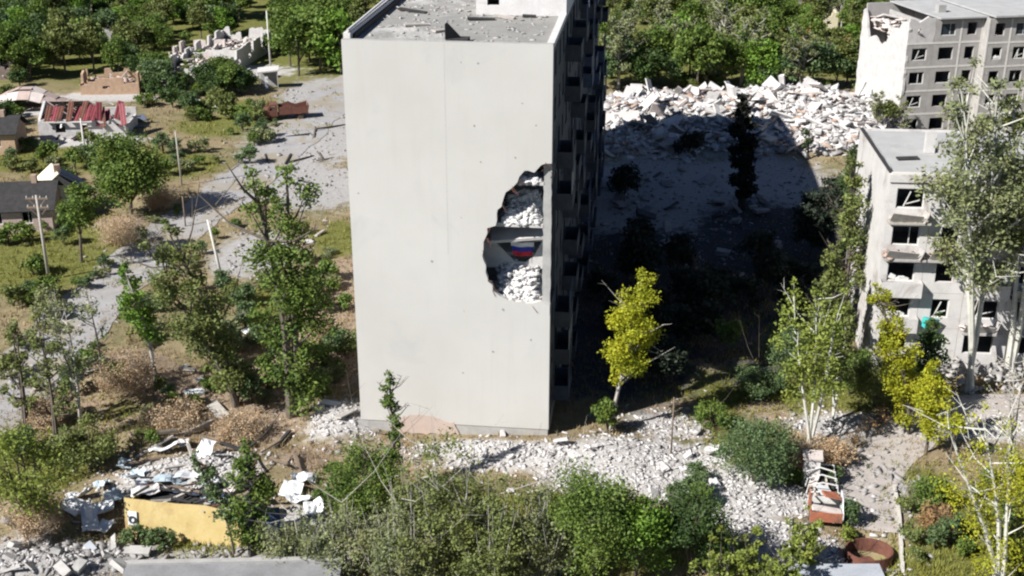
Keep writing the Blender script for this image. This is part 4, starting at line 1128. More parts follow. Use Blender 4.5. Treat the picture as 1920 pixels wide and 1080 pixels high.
# ------------------------------------------------------------------ vegetation
def leaf_cloud(name, cen, size, seed, mt, tint, up=.35):
    g = np.random.default_rng(seed); n = len(cen)
    nrm = g.normal(0, 1, (n, 3)); nrm[:, 2] = np.abs(nrm[:, 2]) + up
    nrm /= np.linalg.norm(nrm, axis=1)[:, None]
    a = np.cross(nrm, g.normal(0, 1, (n, 3))); a /= np.linalg.norm(a, axis=1)[:, None] + 1e-9
    b = np.cross(nrm, a)
    s = size[:, None]; asp = g.uniform(.45, .8, (n, 1))
    bend = nrm * s * g.uniform(-.18, .18, (n, 1))
    v = np.stack([cen - a * s * .6, cen - b * s * asp * .5 + bend, cen + a * s * .6, cen + b * s * asp * .5 + bend], 1).reshape(-1, 3)
    f = np.arange(n * 4).reshape(-1, 4)
    return np_mesh(name, v, f, mt, False, np.repeat(tint, 4))
def tree_parts(seed, H, W, kind, leafm, nleaf, ls, lean=(0, 0), z0=.25, barkm='bark', tr=None, stems=1, bare=0, dens=1.0):
    """returns (wood mesh, crown mesh) of one tree, base at the origin"""
    g = random.Random(seed); wood = MB(); cl = []
    tr = tr or max(.06, H * .017)
    Rw = W / 2
    def axis(t, ph=0, off=(0, 0)):
        e = t ** 1.3
        return Vector((lean[0] * e + off[0] * t + .06 * H * .3 * math.sin(t * 4 + ph), lean[1] * e + off[1] * t + .05 * H * .3 * math.sin(t * 3.3 + ph * 2), H * t))
    if kind in ('round', 'bush', 'dome'):
        n = max(9, int(20 * dens))
        zc = H * (z0 + 1) / 2; rz_ = H * (1 - z0) / 2
        for i in range(n):
            th = g.uniform(0, 6.283); ph = math.acos(g.uniform(-.75, 1)); rr = g.uniform(.35, .82) ** .8
            c = Vector((lean[0] + Rw * rr * math.sin(ph) * math.cos(th), lean[1] + Rw * rr * math.sin(ph) * math.sin(th), zc + rz_ * rr * math.cos(ph) * .9))
            r_ = min(Rw, rz_ * 1.3) * g.uniform(.22, .46)
            cl.append((c, r_))
        st = []
        for s in range(stems):
            a = 6.28 * s / max(stems, 1) + g.random()
            of = (Rw * .35 * math.cos(a), Rw * .35 * math.sin(a)) if stems > 1 else (0, 0)
            top = .85 if kind == 'round' else .7
            pts = [axis(t * top, s, of) for t in (0, .25, .5, .75, 1)]
            pts[0].z = -.3
            wood.tube(pts, [tr * 1.15, tr, tr * .75, tr * .5, tr * .2], 6); st.append((of, s))
        for c, r_ in cl:
            of, s = g.choice(st)
            t = max(.12, min(.75, (c.z / H) - g.uniform(.12, .3)))
            p0 = axis(t, s, of)
            wood.tube([p0, p0.lerp(c, .55) + Vector((0, 0, .08 * H * g.random())), c], [tr * .38, tr * .22, tr * .07], 4, False)
    elif kind == 'column':
        n = max(12, int(26 * dens))
        for s in range(stems):
            a = g.uniform(0, 6.28)
            of = (Rw * .9 * math.cos(a), Rw * .9 * math.sin(a)) if s else (0, 0)
            pts = [axis(t, s, of) for t in (0, .2, .4, .6, .8, .97)]
            if s:
                k = g.uniform(.7, .95); pts = [p * k for p in pts]
            pts[0].z = -.3
            wood.tube(pts, [tr * 1.2, tr, tr * .85, tr * .6, tr * .4, tr * .12], 6)
            for i in range(n // stems + 1):
                t = z0 + (1 - z0) * (i + g.random()) / (n // stems + 1)
                kk = g.uniform(0, 1); prof = math.sin(math.pi * min(1, (t - z0) / (1 - z0) * .72 + .22)) ** .7
                b_ = axis(t, s, of)
                th = g.uniform(0, 6.28); rr = Rw * prof * kk ** .7 * .75
                c = b_ + Vector((rr * math.cos(th), rr * math.sin(th), Rw * g.uniform(-.1, .35)))
                cl.append((c, Rw * prof * g.uniform(.26, .5) + .12))
                p0 = axis(max(0, t - .1), s, of)
                wood.tube([p0, p0.lerp(c, .5) + Vector((0, 0, -.1)), c], [tr * .4, tr * .2, tr * .06], 4, False)
    elif kind == 'scrub':
        n = max(14, int(30 * dens))
        for i in range(n):
            a, q = g.uniform(0, 6.28), math.sqrt(g.random())
            bx_, by_ = Rw * .75 * q * math.cos(a), Rw * .75 * q * math.sin(a)
            h_ = H * (1 - .45 * q * q) * g.uniform(.55, 1.05)
            e = Vector((bx_ * 1.3 + g.uniform(-.7, .7), by_ * 1.3 + g.uniform(-.7, .7), h_)); b_ = Vector((bx_ * .7, by_ * .7, -.2))
            m_ = b_.lerp(e, .5) + Vector((g.uniform(-.15, .15), g.uniform(-.15, .15), 0))
            if i % 2 == 0:
                wood.tube([b_, m_, e + Vector((g.uniform(-.4, .4), g.uniform(-.4, .4), .10 * g.random() * H))], [tr * .7, tr * .5, tr * .15], 4, False)
            sd = m_ + Vector((g.uniform(-.9, .9), g.uniform(-.9, .9), g.uniform(.2, .9))); wood.tube([m_, sd], [tr * .4, tr * .12], 4, False); cl.append((sd, Rw * g.uniform(.10, .2) + .1))
            for t in (g.uniform(.25, .45), g.uniform(.5, .7), g.uniform(.75, .95)):
                if g.random() < .85:
                    c = b_.lerp(e, t); cl.append((c + Vector((g.uniform(-.2, .2), g.uniform(-.2, .2), 0)), Rw * g.uniform(.10, .24) + .1))
    elif kind == 'sparse':
        n = max(7, int(11 * dens))
        for s in range(stems):
            a = g.uniform(0, 6.28)
            of = (Rw * .6 * math.cos(a), Rw * .6 * math.sin(a)) if s else (0, 0)
            pts = [axis(t, s, of) for t in (0, .2, .4, .6, .8, 1)]
            pts[0].z = -.3
            wood.tube(pts, [tr * 1.2, tr, tr * .8, tr * .55, tr * .35, tr * .12], 6)
            for i in range(n):
                t = z0 + (.95 - z0) * (i + g.random()) / n
                p0 = axis(t, s, of); th = g.uniform(0, 6.28); L = Rw * g.uniform(.5, 1.1) * (1.25 - .6 * t)
                e = p0 + Vector((L * math.cos(th), L * math.sin(th), L * g.uniform(.25, .9)))
                m_ = p0.lerp(e, .5) + Vector((g.uniform(-.1, .1), g.uniform(-.1, .1), -.05 * L))
                wood.tube([p0, m_, e], [tr * .5, tr * .3, tr * .1], 5, False)
                for q in range(4):
                    b_ = p0.lerp(e, g.uniform(.35, 1)); th2 = g.uniform(0, 6.28); l2 = L * g.uniform(.2, .5)
                    e2 = b_ + Vector((l2 * math.cos(th2), l2 * math.sin(th2), l2 * g.uniform(.1, .9)))
                    wood.tube([b_, e2], [tr * .2, tr * .06], 4, False)
                    if g.random() < .7:
                        cl.append((e2, g.uniform(.16, .42) * max(1, Rw * .5)))
    for i in range(bare):
        t = g.uniform(.3, .95); p0 = axis(t); th = g.uniform(0, 6.28); L = Rw * g.uniform(1.0, 1.9)
        e = p0 + Vector((L * math.cos(th), L * math.sin(th), L * g.uniform(.1, 1.1)))
        wood.tube([p0, p0.lerp(e, .5) + Vector((0, 0, -.12 * L)), e], [tr * .42, tr * .26, tr * .06], 5, False)
        for q in range(3):
            b_ = p0.lerp(e, g.uniform(.4, .95)); l2 = L * .3
            wood.tube([b_, b_ + Vector((g.uniform(-l2, l2), g.uniform(-l2, l2), g.uniform(0, l2)))], [tr * .16, tr * .05], 4, False)
    ng = np.random.default_rng(seed)
    cw = np.array([r_ ** 2 for _, r_ in cl]); cw /= cw.sum()
    ci = ng.choice(len(cl), nleaf, p=cw)
    C = np.array([tuple(c) for c, _ in cl])[ci]; RR = np.array([r_ for _, r_ in cl])[ci]
    d = ng.normal(0, 1, (nleaf, 3)); d /= np.linalg.norm(d, axis=1)[:, None]
    rad = ng.uniform(0, 1, nleaf) ** .5 * ng.uniform(.8, 1.25, nleaf)
    pts = C + d * (RR * rad)[:, None] * np.array([1, 1, .8])
    pts[:, 2] = np.maximum(pts[:, 2], .03)
    ctint = ng.uniform(-.22, .22, len(cl))[ci]
    tint = np.clip(.5 + ctint + ng.normal(0, .2, nleaf), 0, 1)
    cm = leaf_cloud('crown', pts, ls * ng.uniform(.6, 1.3, nleaf), seed + 1, leafm, tint)
    return wood.mesh('trunk', barkm), cm
def tree(name, label, cat, base, top, width, kind, leafm, nleaf, ls, topx=None, seed=None, group=None, **kw):
    p = PG(*base)
    H = topz(p.y, top) - p.z
    W = width * depth(p.y, H / 2) / FPX
    lean = (0, 0)
    if topx is not None:
        lean = (xat(topx, p.y, H) - p.x, 0)
    seed = seed or int(base[0] * 7 + base[1] * 13)
    wm_, cm = tree_parts(seed, H, W, kind, leafm, nleaf, ls, lean, **kw)
    r = thing(name, label, cat, p, 0, group)
    link('trunk' if cat == 'tree' else 'stem', wm_, r)
    link('crown' if cat == 'tree' else 'foliage', cm, r)
    return r
# left side
tree('leafy_tree', 'dense dark green rounded tree on the road verge', 'tree', (246, 402), 226, 136, 'round', 'leaf_green', 11000, .30, z0=-.08, dens=3.4)
tree('leafy_tree', 'small green tree with a bare lower trunk beside the crossarm pole', 'tree', (152, 492), 338, 95, 'round', 'leaf_green', 3800, .26, z0=.32, dens=1.1, topx=140)
tree('ivy_tree', 'tall ivy-wrapped tree standing just left of the white tower', 'tree', (545, 782), 318, 165, 'column', 'leaf_green', 11500, .26, topx=478, z0=.06, dens=1.9, stems=2, bare=7)
tree('ivy_tree', 'leaning ivy-wrapped tree beside the bare pale pole', 'tree', (442, 762), 430, 135, 'column', 'leaf_olive', 8500, .25, topx=318, z0=.06, dens=1.5, stems=2, bare=6)
tree('young_tree', 'slim young tree with bright green leaves above a grey trunk by the brown heap', 'tree', (292, 718), 500, 75, 'column', 'leaf_bright', 2200, .24, topx=235, z0=.35, dens=.8, barkm='wood_grey', bare=4)
tree('bare_tree', 'thin nearly leafless tree left of the brown earth heap', 'tree', (192, 735), 545, 60, 'sparse', 'leaf_dark', 250, .2, topx=165, z0=.3, barkm='bark', tr=.1)
tree('bare_tree', 'forked grey tree with scattered small leaves at the road bend', 'tree', (103, 838), 590, 110, 'sparse', 'leaf_olive', 1500, .2, topx=70, z0=.25, barkm='bark', stems=2, tr=.11)
tree('bare_tree', 'tangled grey-leaved tree standing over the road bend', 'tree', (150, 800), 560, 150, 'sparse', 'leaf_grey', 2600, .2, topx=120, z0=.3, barkm='wood_grey', stems=2, tr=.1, dens=1.3)
tree('bare_tree', 'thin dark tree on the near road edge with clumps of dull leaves', 'tree', (45, 810), 600, 90, 'sparse', 'leaf_olive', 1300, .22, topx=20, z0=.2, barkm='bark', stems=2)
tree('leafy_bush', 'broad yellow-green bush above the brown boulder-like mound', 'bush', (55, 965), 800, 190, 'bush', 'leaf_lime', 4200, .2, z0=.08, stems=4, dens=1.3)
tree('leafy_bush', 'dull green bush spreading below the bare trees by the debris', 'bush', (170, 880), 770, 120, 'bush', 'leaf_olive', 3000, .2, z0=.0, stems=4)
tree('ivy_tree', 'dark-trunked tree wrapped in bright leaves in front of the yellow kiosk', 'tree', (470, 1042), 830, 90, 'column', 'leaf_green', 4200, .2, topx=465, z0=.05, dens=1.3, barkm='bark_burnt', tr=.17, bare=4)
tree('young_tree', 'leaning sapling crossing the yellow kiosk wall', 'tree', (440, 1040), 850, 60, 'column', 'leaf_blue', 1300, .2, topx=365, z0=.3, dens=.8, tr=.07)
tree('leafy_bush', 'small weed clump at the foot of the yellow kiosk', 'bush', (255, 1025), 985, 60, 'bush', 'leaf_blue', 900, .16, z0=0, stems=3)
tree('leafy_bush', 'green weed clump under the middle of the yellow kiosk wall', 'bush', (300, 1025), 990, 70, 'bush', 'leaf_blue', 900, .16, z0=0, stems=3)
tree('vine_tree', 'slender vine-covered trunk with bare side branches before the white wall', 'tree', (733, 930), 698, 44, 'column', 'leaf_green', 1900, .2, topx=733, z0=.1, dens=1.0, bare=7, tr=.12)
for bx, by, ty, w, lm, n, lab in ((690, 985, 850, 150, 'leaf_green', 3600, 'green bush at the foot of the vine-covered trunk'),
                                  (830, 1090, 828, 190, 'leaf_olive', 5200, 'tall olive bush with upright pale twigs below the tower wall'),
                                  (760, 1100, 920, 160, 'leaf_grey', 3800, 'greyish twiggy bush beside the grey roof slab'),
                                  (930, 1100, 885, 170, 'leaf_olive', 4600, 'olive bush below the white rubble apron'),
                                  (1020, 1090, 900, 120, 'leaf_grey', 2800, 'pale twiggy bush between the olive and the bright green ones'),
                                  (1110, 1095, 895, 190, 'leaf_green', 6000, 'bright green rounded bush below the rubble apron'),
                                  (1190, 1090, 930, 130, 'leaf_bright', 2600, 'fresh green bush beside the dark scrub'),
                                  (1290, 1075, 935, 150, 'leaf_dark', 3600, 'dark scrub bush at the edge of the white rubble'),
                                  (650, 1065, 960, 120, 'leaf_grey', 2200, 'grey-green brushwood left of the olive bushes'),
                                  (560, 1060, 985, 110, 'leaf_grey', 1600, 'thin brushwood by the blue kiosk rear')):
    tree('leafy_bush', lab, 'bush', (bx, by), ty - 26, w * 1.12, 'dome' if lm in ('leaf_green', 'leaf_bright', 'leaf_dark') else 'scrub', lm, int(n * 2.6), .16, dens=2.0, bare=4, z0=0, stems=4, barkm='wood_grey' if lm in ('leaf_grey', 'leaf_olive') else 'bark', tr=.06)
for bx, by, ty, w, lab in ((1395, 1110, 965, 70, 'upright lime-green sapling at the near rubble edge'), (1460, 1120, 985, 60, 'thin lime sapling beside the blue-grey apron'), (1340, 1120, 990, 70, 'short lime sapling beside the dark scrub'),
                           (1500, 1060, 930, 60, 'lime sapling beside the stripped truck chassis')):
    tree('young_tree', lab, 'tree', (bx, by), ty, w, 'scrub', 'leaf_lime', 1900, .19, dens=.6, bare=2, tr=.05)
# around the tower shadow
tree('yellow_tree', 'bright yellow-green tree leaning against the black tower shadow', 'tree', (1142, 805), 520, 108, 'column', 'leaf_yellow', 9360, 0.18, topx=1212, z0=.33, dens=1.7, barkm='wood_grey', bare=5, tr=.13)
tree('leafy_bush', 'green bush at the foot of the yellow tree by the tower corner', 'bush', (1138, 812), 735, 62, 'bush', 'leaf_green', 1500, .2, z0=0, stems=3)
tree('burnt_tree', 'tall black burnt tree standing in the tower shadow before the rubble', 'tree', (1390, 392), 182, 62, 'column', 'leaf_black', 4600, .4, topx=1395, z0=.10, dens=1.8, barkm='bark_burnt', bare=8, tr=.4)
tree('burnt_tree', 'small dark dead tree on the rubble edge near the panel building', 'tree', (1513, 300), 245, 30, 'sparse', 'leaf_dark', 200, .3, z0=.3, barkm='bark_burnt', tr=.14)
leafmat('leaf_shade', (.010, .016, .012), (.034, .050, .032), .12)  # tower shade painted into the leaf colour
tree('leafy_bush', 'small shaded bush with sunlit top leaves in the black shadow', 'bush', (1362, 668), 598, 70, 'bush', 'leaf_green', 1100, .22, z0=.3, stems=2)
for bx, by, ty, w, lm, lab in ((1570, 640, 300, 95, 'leaf_olive', 'tall olive tree against the white gable of the five-storey block'), (1590, 420, 285, 70, 'leaf_dark', 'dark green tree behind the corner of the white block'),
                               (1545, 700, 470, 90, 'leaf_olive', 'leafy tree at the shadow rim left of the white gable')):
    tree('leafy_tree', lab, 'tree', (bx, by), ty, w, 'column', lm, 4600, .26, z0=.1, dens=1.6, bare=4)
tree('birch_tree', 'clump of slim pale-stemmed saplings beside the paved yard', 'tree', (1515, 832), 545, 105, 'column', 'leaf_lime', 4200, .22, topx=1535, z0=.3, stems=3, barkm='bark_pale', tr=.11, dens=1.4, bare=4)
tree('birch_tree', 'single slim pale sapling right of the sapling clump', 'tree', (1560, 790), 600, 60, 'column', 'leaf_olive', 1800, .22, topx=1592, z0=.35, stems=2, barkm='bark_pale', tr=.09, bare=3)
tree('yellow_tree', 'tall yellow tree before the corner of the white block', 'tree', (1705, 815), 540, 80, 'column', 'leaf_yellow', 7560, 0.17, topx=1645, z0=.08, dens=1.5, tr=.12, bare=3)
tree('yellow_tree', 'yellow-leaved shrub tree beside the foot of the tall poplar', 'tree', (1735, 850), 690, 85, 'column', 'leaf_yellow', 4320, 0.16, z0=.2, dens=1.0, tr=.1)
tree('yellow_tree', 'small round yellow sapling right of the paved yard', 'tree', (1778, 872), 768, 50, 'round', 'leaf_yellow', 1620, 0.15, z0=.45, dens=.6, tr=.05)
tree('leafy_tree', 'dark green tree between the yellow one and the white block', 'tree', (1730, 770), 600, 90, 'column', 'leaf_dark', 3200, .24, z0=.05, dens=1.2)
tree('poplar_tree', 'tall poplar with a pale forked trunk in front of the white block', 'tree', (1812, 735), 150, 170, 'column', 'leaf_grey', 9000, .27, topx=1880, z0=.36, stems=3, barkm='bark_pale', tr=.18, dens=2.4, bare=8)
tree('poplar_tree', 'olive-leaved tree leaning over the roof end of the white block', 'tree', (1885, 720), 165, 120, 'column', 'leaf_olive', 5500, .27, topx=1905, z0=.45, stems=2, barkm='bark_pale', tr=.2, dens=1.6, bare=4)
tree('yellow_tree', 'bare pale-limbed tree with yellow vine leaves beside the tall grass', 'tree', (1868, 1110), 770, 150, 'column', 'leaf_yellow', 4680, 0.15, topx=1845, z0=.12, stems=3, barkm='bark_pale', tr=.13, dens=1.2, bare=10)
tree('bare_tree', 'tall grey leafless tree beside the rubble at the poplar foot', 'tree', (1885, 900), 660, 90, 'sparse', 'leaf_grey', 120, .15, topx=1905, z0=.3, stems=3, barkm='wood_grey', tr=.1)
tree('leafy_bush', 'yellow bush growing against the pale-limbed tree', 'bush', (1930, 960), 800, 90, 'bush', 'leaf_yellow', 3240, 0.15, z0=0, stems=3)
for bx, by, ty, w, lm, n, lab in ((1410, 905, 790, 165, 'leaf_blue', 5200, 'low dense blue-green shrub spreading over the rubble'), (1335, 800, 755, 80, 'leaf_green', 1400, 'low green shrub by the thin brown post'),
                                  (1420, 745, 690, 130, 'leaf_blue', 2600, 'green shrub belt below the round dark shadow'), (1475, 690, 610, 110, 'leaf_blue', 2600, 'bluish shrub at the edge of the black shadow'),
                                  (1640, 760, 660, 150, 'leaf_olive', 3600, 'wide olive shrub under the white gable'), (1590, 740, 640, 90, 'leaf_green', 2200, 'green shrub between the pale saplings and the gable'),
                                  (1745, 960, 895, 80, 'leaf_green', 2200, 'dark green grass clump shrub beside the kerb'), (1900, 1070, 960, 110, 'leaf_olive', 2600, 'olive shrub at the foot of the pale-limbed tree'),
                                  (1560, 905, 870, 40, 'leaf_blue', 700, 'small shrub right of the concrete pillar'), (1590, 1010, 985, 30, 'leaf_lime', 400, 'small round shrub beside the rusty tank'),
                                  (1590, 985, 930, 45, 'leaf_blue', 800, 'narrow green shrub alongside the stripped chassis'), (1485, 905, 880, 50, 'leaf_green', 800, 'small green shrub left of the concrete pillar'),
                                  (1760, 1000, 950, 100, 'leaf_rust', 1200, 'tan dry shrub in the tall grass by the kerb')):
    tree('low_shrub', lab, 'bush', (bx, by), ty, w, 'dome', lm, int(n * 1.6), .155, z0=0, stems=4, dens=2.6, tr=.04, bare=2)
for i, (bx, by, w) in enumerate(((1575, 862, 46), (1600, 840, 46), (1625, 822, 50), (1650, 800, 50))):
    tree('dry_shrub', 'dark leafless brushwood hedge bush across the paved yard', 'bush', (bx, by), by - 42, w, 'dome', 'bark_b' if False else 'leaf_rust', 160, .14, z0=0, stems=7, dens=1.0, tr=.04, barkm='bark_burnt', bare=9, group='brushwood across the yard')
for bx, by, ty, w, lab in ((232, 735, 632, 125, 'big rounded tan dry bush between the road and the leaning trees'), (72, 1005, 915, 115, 'rounded tan dry bush below the yellow-green bush'), (1488, 872, 815, 86, 'tan dry dome bush beside the concrete pillar'),
                           (225, 455, 385, 90, 'tan dry bush on the road verge below the round tree'), (300, 392, 340, 55, 'small tan bush beside the round tree'), (95, 800, 730, 70, 'tan dry bush by the bare roadside trees'),
                           (1560, 870, 815, 60, 'greyish tan dry bush right of the concrete pillar'), (330, 800, 745, 110, 'tan dry bush above the fallen logs'), (610, 640, 585, 70, 'tan dry bush left of the tower foot'), (450, 820, 770, 90, 'tan dry bush over the kiosk debris')):
    tree('dry_bush', lab, 'bush', (bx, by), ty, w, 'scrub', 'leaf_tan', 6500, .11, dens=2.4, tr=.02, barkm='wood_grey')
# scattered scrub bushes left of the tower: copies of a few prototypes
def protos(specs):
    return [tree_parts(*a, **k) for a, k in specs]
LOOK = {'leaf_tan': 'tan', 'leaf_green': 'mid green', 'leaf_dark': 'dark green', 'leaf_olive': 'dull olive', 'leaf_blue': 'bluish green', 'leaf_bright': 'bright green', 'leaf_grey': 'greyish sparse', 'leaf_rust': 'rusty brown', 'leaf_shade': 'shade-darkened'}
def place(protolist, spots, name, label, cat, group, smin, smax, seed):
    g = random.Random(seed)
    for px, py in spots:
        p = PG(px, py)
        wm_, cm = g.choice(protolist)
        look = LOOK.get(cm.materials[0].name, 'leafy')
        r = thing(name, look + ' ' + label, cat, p, g.uniform(0, 6.28), group)
        s = g.uniform(smin, smax); r.scale = (s * g.uniform(.85, 1.15), s * g.uniform(.85, 1.15), s * g.uniform(.85, 1.2))
        link('trunk' if cat == 'tree' else 'stem', wm_, r); link('crown' if cat == 'tree' else 'foliage', cm, r)
scrub = protos([((300, 1.5, 2.2, 'dome', 'leaf_olive', 900, .2), dict(z0=0, stems=4, tr=.04)), ((301, 1.8, 1.9, 'dome', 'leaf_green', 900, .2), dict(z0=0, stems=3, tr=.04)),
                ((302, 1.2, 2.4, 'dome', 'leaf_grey', 900, .2), dict(z0=0, stems=4, tr=.04)), ((303, 2.2, 2.0, 'bush', 'leaf_blue', 900, .2), dict(z0=0, stems=4, tr=.04))])
g = random.Random(310)
spots = [(g.uniform(560, 655), g.uniform(420, 760)) for _ in range(26)] + [(g.uniform(350, 540), g.uniform(540, 800)) for _ in range(30)] + [(g.uniform(20, 200), g.uniform(700, 880)) for _ in range(14)] + [(g.uniform(180, 340), g.uniform(720, 850)) for _ in range(8)] + [(g.uniform(260, 330), g.uniform(560, 660)) for _ in range(7)]
place(scrub, spots, 'scrub_bush', 'knee-high scrub bush in the dry ground left of the tower', 'bush', 'scrub left of the tower', .5, 1.25, 311)
spots = [(g.uniform(0, 130), g.uniform(420, 600)) for _ in range(10)] + [(g.uniform(300, 500), g.uniform(200, 320)) for _ in range(18)] + [(g.uniform(0, 170), g.uniform(270, 340)) for _ in range(12)] + [(130, 330), (20, 320), (330, 290), (310, 330), (345, 320), (40, 420), (110, 400), (120, 460)]
place(scrub, spots, 'scrub_bush', 'field bush in the meadow beyond the road', 'bush', 'field bushes beyond the road', .6, 1.5, 312)
re_ = [(60, 640), (110, 590), (150, 545), (200, 500), (260, 455), (300, 425), (330, 400), (40, 660), (180, 520), (90, 610), (130, 700), (190, 655), (240, 600), (300, 545), (350, 500), (400, 455), (440, 425), (480, 400), (510, 385), (260, 580), (380, 480), (330, 520), (470, 290), (500, 265), (455, 305), (520, 240)]
place(scrub, [(a + g.uniform(-12, 12), b + g.uniform(-8, 8)) for a, b in re_ + re_], 'scrub_bush', 'weedy bush growing over the crumbling road edge', 'bush', 'weeds along the road edge', .3, .75, 314)
spots = [(g.uniform(600, 700), g.uniform(880, 980)) for _ in range(5)] + [(g.uniform(1180, 1320), g.uniform(900, 980)) for _ in range(4)] + [(g.uniform(1700, 1900), g.uniform(900, 1060)) for _ in range(12)]
place(scrub, spots, 'scrub_bush', 'low weedy bush in the near undergrowth', 'bush', 'near undergrowth bushes', .5, .9, 313)
# woods behind
bt = protos([((400, 9.0, 7.0, 'round', 'leaf_green', 2600, .5), dict(z0=.12, dens=1.5)), ((401, 8.0, 7.5, 'round', 'leaf_dark', 2600, .5), dict(z0=.1, dens=1.4)),
             ((402, 9.5, 6.0, 'round', 'leaf_olive', 2400, .5), dict(z0=.15, dens=1.4)), ((403, 7.0, 7.0, 'round', 'leaf_blue', 2300, .5), dict(z0=.08, dens=1.3)),
             ((404, 10.5, 5.0, 'column', 'leaf_olive', 2000, .5), dict(z0=.2, dens=1.2, bare=4)), ((405, 8.0, 8.0, 'round', 'leaf_bright', 2600, .5), dict(z0=.05, dens=1.5)),
             ((406, 9.0, 6.0, 'sparse', 'leaf_grey', 1900, .42), dict(z0=.25, dens=1.2, barkm='wood_grey', stems=2))])
dk = [bt[1], bt[3], bt[0], bt[2]]
gr = [bt[0], bt[2], bt[5], bt[0]]
g = random.Random(410)
place(dk, [(a + g.uniform(-8, 8), b + g.uniform(-4, 4)) for a, b in ((1135, 165), (1165, 158), (1200, 166), (1232, 160), (1262, 166), (1300, 168), (1335, 166), (1365, 164), (1462, 166), (1490, 160), (1525, 168), (1560, 166), (1590, 160), (1180, 140), (1285, 145), (1350, 142), (1545, 140))],
      'woodland_tree', 'shady tree at the wood edge behind the rubble ridge', 'tree', 'wood edge behind the rubble ridge', .72, 1.05, 411)
place(gr, [(1420, 166), (1440, 160), (1400, 150)], 'woodland_tree', 'sunny tree at the middle of the wood edge', 'tree', 'bright trees at the wood edge', .8, 1.0, 412)
place([bt[2], bt[4], bt[6], bt[0], bt[5]], [(1150 + 48 * (i % 10) + g.uniform(-20, 20), 118 - 24 * (i // 10) + g.uniform(-8, 8)) for i in range(50)],
      'woodland_tree', 'tree deeper in the wood beyond the rubble', 'tree', 'deeper wood beyond the rubble', .6, .95, 413)
place([bt[6]], [(1158, 166), (1388, 160), (1502, 172), (1260, 150)], 'woodland_tree', 'pale-barked thin tree at the wood edge', 'tree', 'pale trunks at the wood edge', .8, 1.0, 414)
rp_ = protos([((420, 6.0, 2.6, 'column', 'leaf_rust', 900, .4), dict(z0=.1, dens=.9))])
place(rp_, [(1512, 118), (1560, 125), (1585, 130)], 'woodland_tree', 'dying tree standing in the far wood', 'tree', 'rusty trees in the wood', .7, 1.0, 415)
# left background woods: clearings for the ruins, the meadow and the upper road stay open
def fill(protolist, win, step, clear, name, label, group, smin, smax, seed):
    g = random.Random(seed); sp = []
    y = win[2]
    while y < win[3]:
        x = win[0] + g.uniform(0, step[0])
        while x < win[1]:
            px, py = x + g.uniform(-.35, .35) * step[0], y + g.uniform(-.4, .4) * step[1]
            if all(not (a <= px <= b and c <= py <= d) for a, b, c, d in clear):
                sp.append((px, py))
            x += step[0]
        y += step[1]
    place(protolist, sp, name, label, 'tree', group, smin, smax, seed + 1)
mixed = [bt[0], bt[1], bt[2], bt[3], bt[0], bt[5], bt[2]]
place([bt[5], bt[0]], [(560, 142), (600, 138), (545, 125), (628, 125), (580, 115), (615, 100), (640, 140)], 'woodland_tree', 'roadside tree close to the top of the white tower', 'tree', 'bright trees by the tower top', .85, 1.1, 416)
place([bt[1], bt[3], bt[1], bt[0]], [(405, 176), (432, 180), (458, 176), (420, 170), (300, 172), (282, 162), (262, 154), (225, 148), (250, 138), (280, 150), (395, 172), (445, 174), (300, 160)], 'woodland_tree', 'bushy tree around the long roofless house', 'tree', 'trees around the roofless house', .5, .7, 417)
fill(mixed, (-40, 170, 40, 150), (36, 17), [], 'woodland_tree', 'big tree in the grove above the collapsed slate roof', 'grove above the slate roof', .65, .95, 430)
fill(mixed, (170, 300, 45, 128), (34, 17), [(125, 230, 78, 130)], 'woodland_tree', 'tree in the wood between the grove and the roofless house', 'wood left of the roofless house', .5, .75, 432)
fill(mixed, (300, 660, -5, 78), (38, 16), [(455, 560, -10, 60), (480, 530, 0, 100), (330, 500, 76, 140)], 'woodland_tree', 'tree on the upper slope beyond the roofless house', 'far trees on the upper slope', .55, .85, 434)
fill(mixed + [bt[4]], (-60, 720, -14, 45), (44, 17), [(440, 600, -70, 60)], 'woodland_tree', 'distant tree of the suburb left of the tower', 'distant trees left of the tower', .6, .9, 436)
fill(mixed + [bt[4], bt[6]], (1100, 1980, -16, 22), (46, 17), [], 'woodland_tree', 'distant tree of the suburb behind the panel building', 'distant trees right of the tower', .6, .95, 438)
place([bt[2], bt[0], bt[6]], [(1620, 120), (1645, 110), (1680, 60), (1640, 60), (1660, 30), (1700, 30), (1740, 20), (1780, 25)], 'woodland_tree', 'scrubby tree behind the broken corner of the panel building', 'tree', 'trees behind the panel building', .5, .8, 422)
place([bt[3], bt[2], bt[6]], [(1660, 258), (1690, 262), (1640, 262)], 'woodland_tree', 'small tree between the white block and the panel building', 'tree', 'trees between the blocks', .38, .5, 423)
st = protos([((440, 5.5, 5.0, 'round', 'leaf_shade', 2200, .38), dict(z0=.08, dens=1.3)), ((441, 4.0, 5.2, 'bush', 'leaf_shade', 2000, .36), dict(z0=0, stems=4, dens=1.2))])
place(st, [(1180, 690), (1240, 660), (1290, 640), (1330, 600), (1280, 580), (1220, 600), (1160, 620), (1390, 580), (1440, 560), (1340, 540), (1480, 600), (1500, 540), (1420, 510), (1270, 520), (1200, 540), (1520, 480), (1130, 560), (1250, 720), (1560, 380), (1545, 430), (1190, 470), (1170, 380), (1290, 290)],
      'shaded_tree', 'bushy tree standing in the black tower shadow', 'tree', 'trees in the tower shadow', .6, .95, 442)

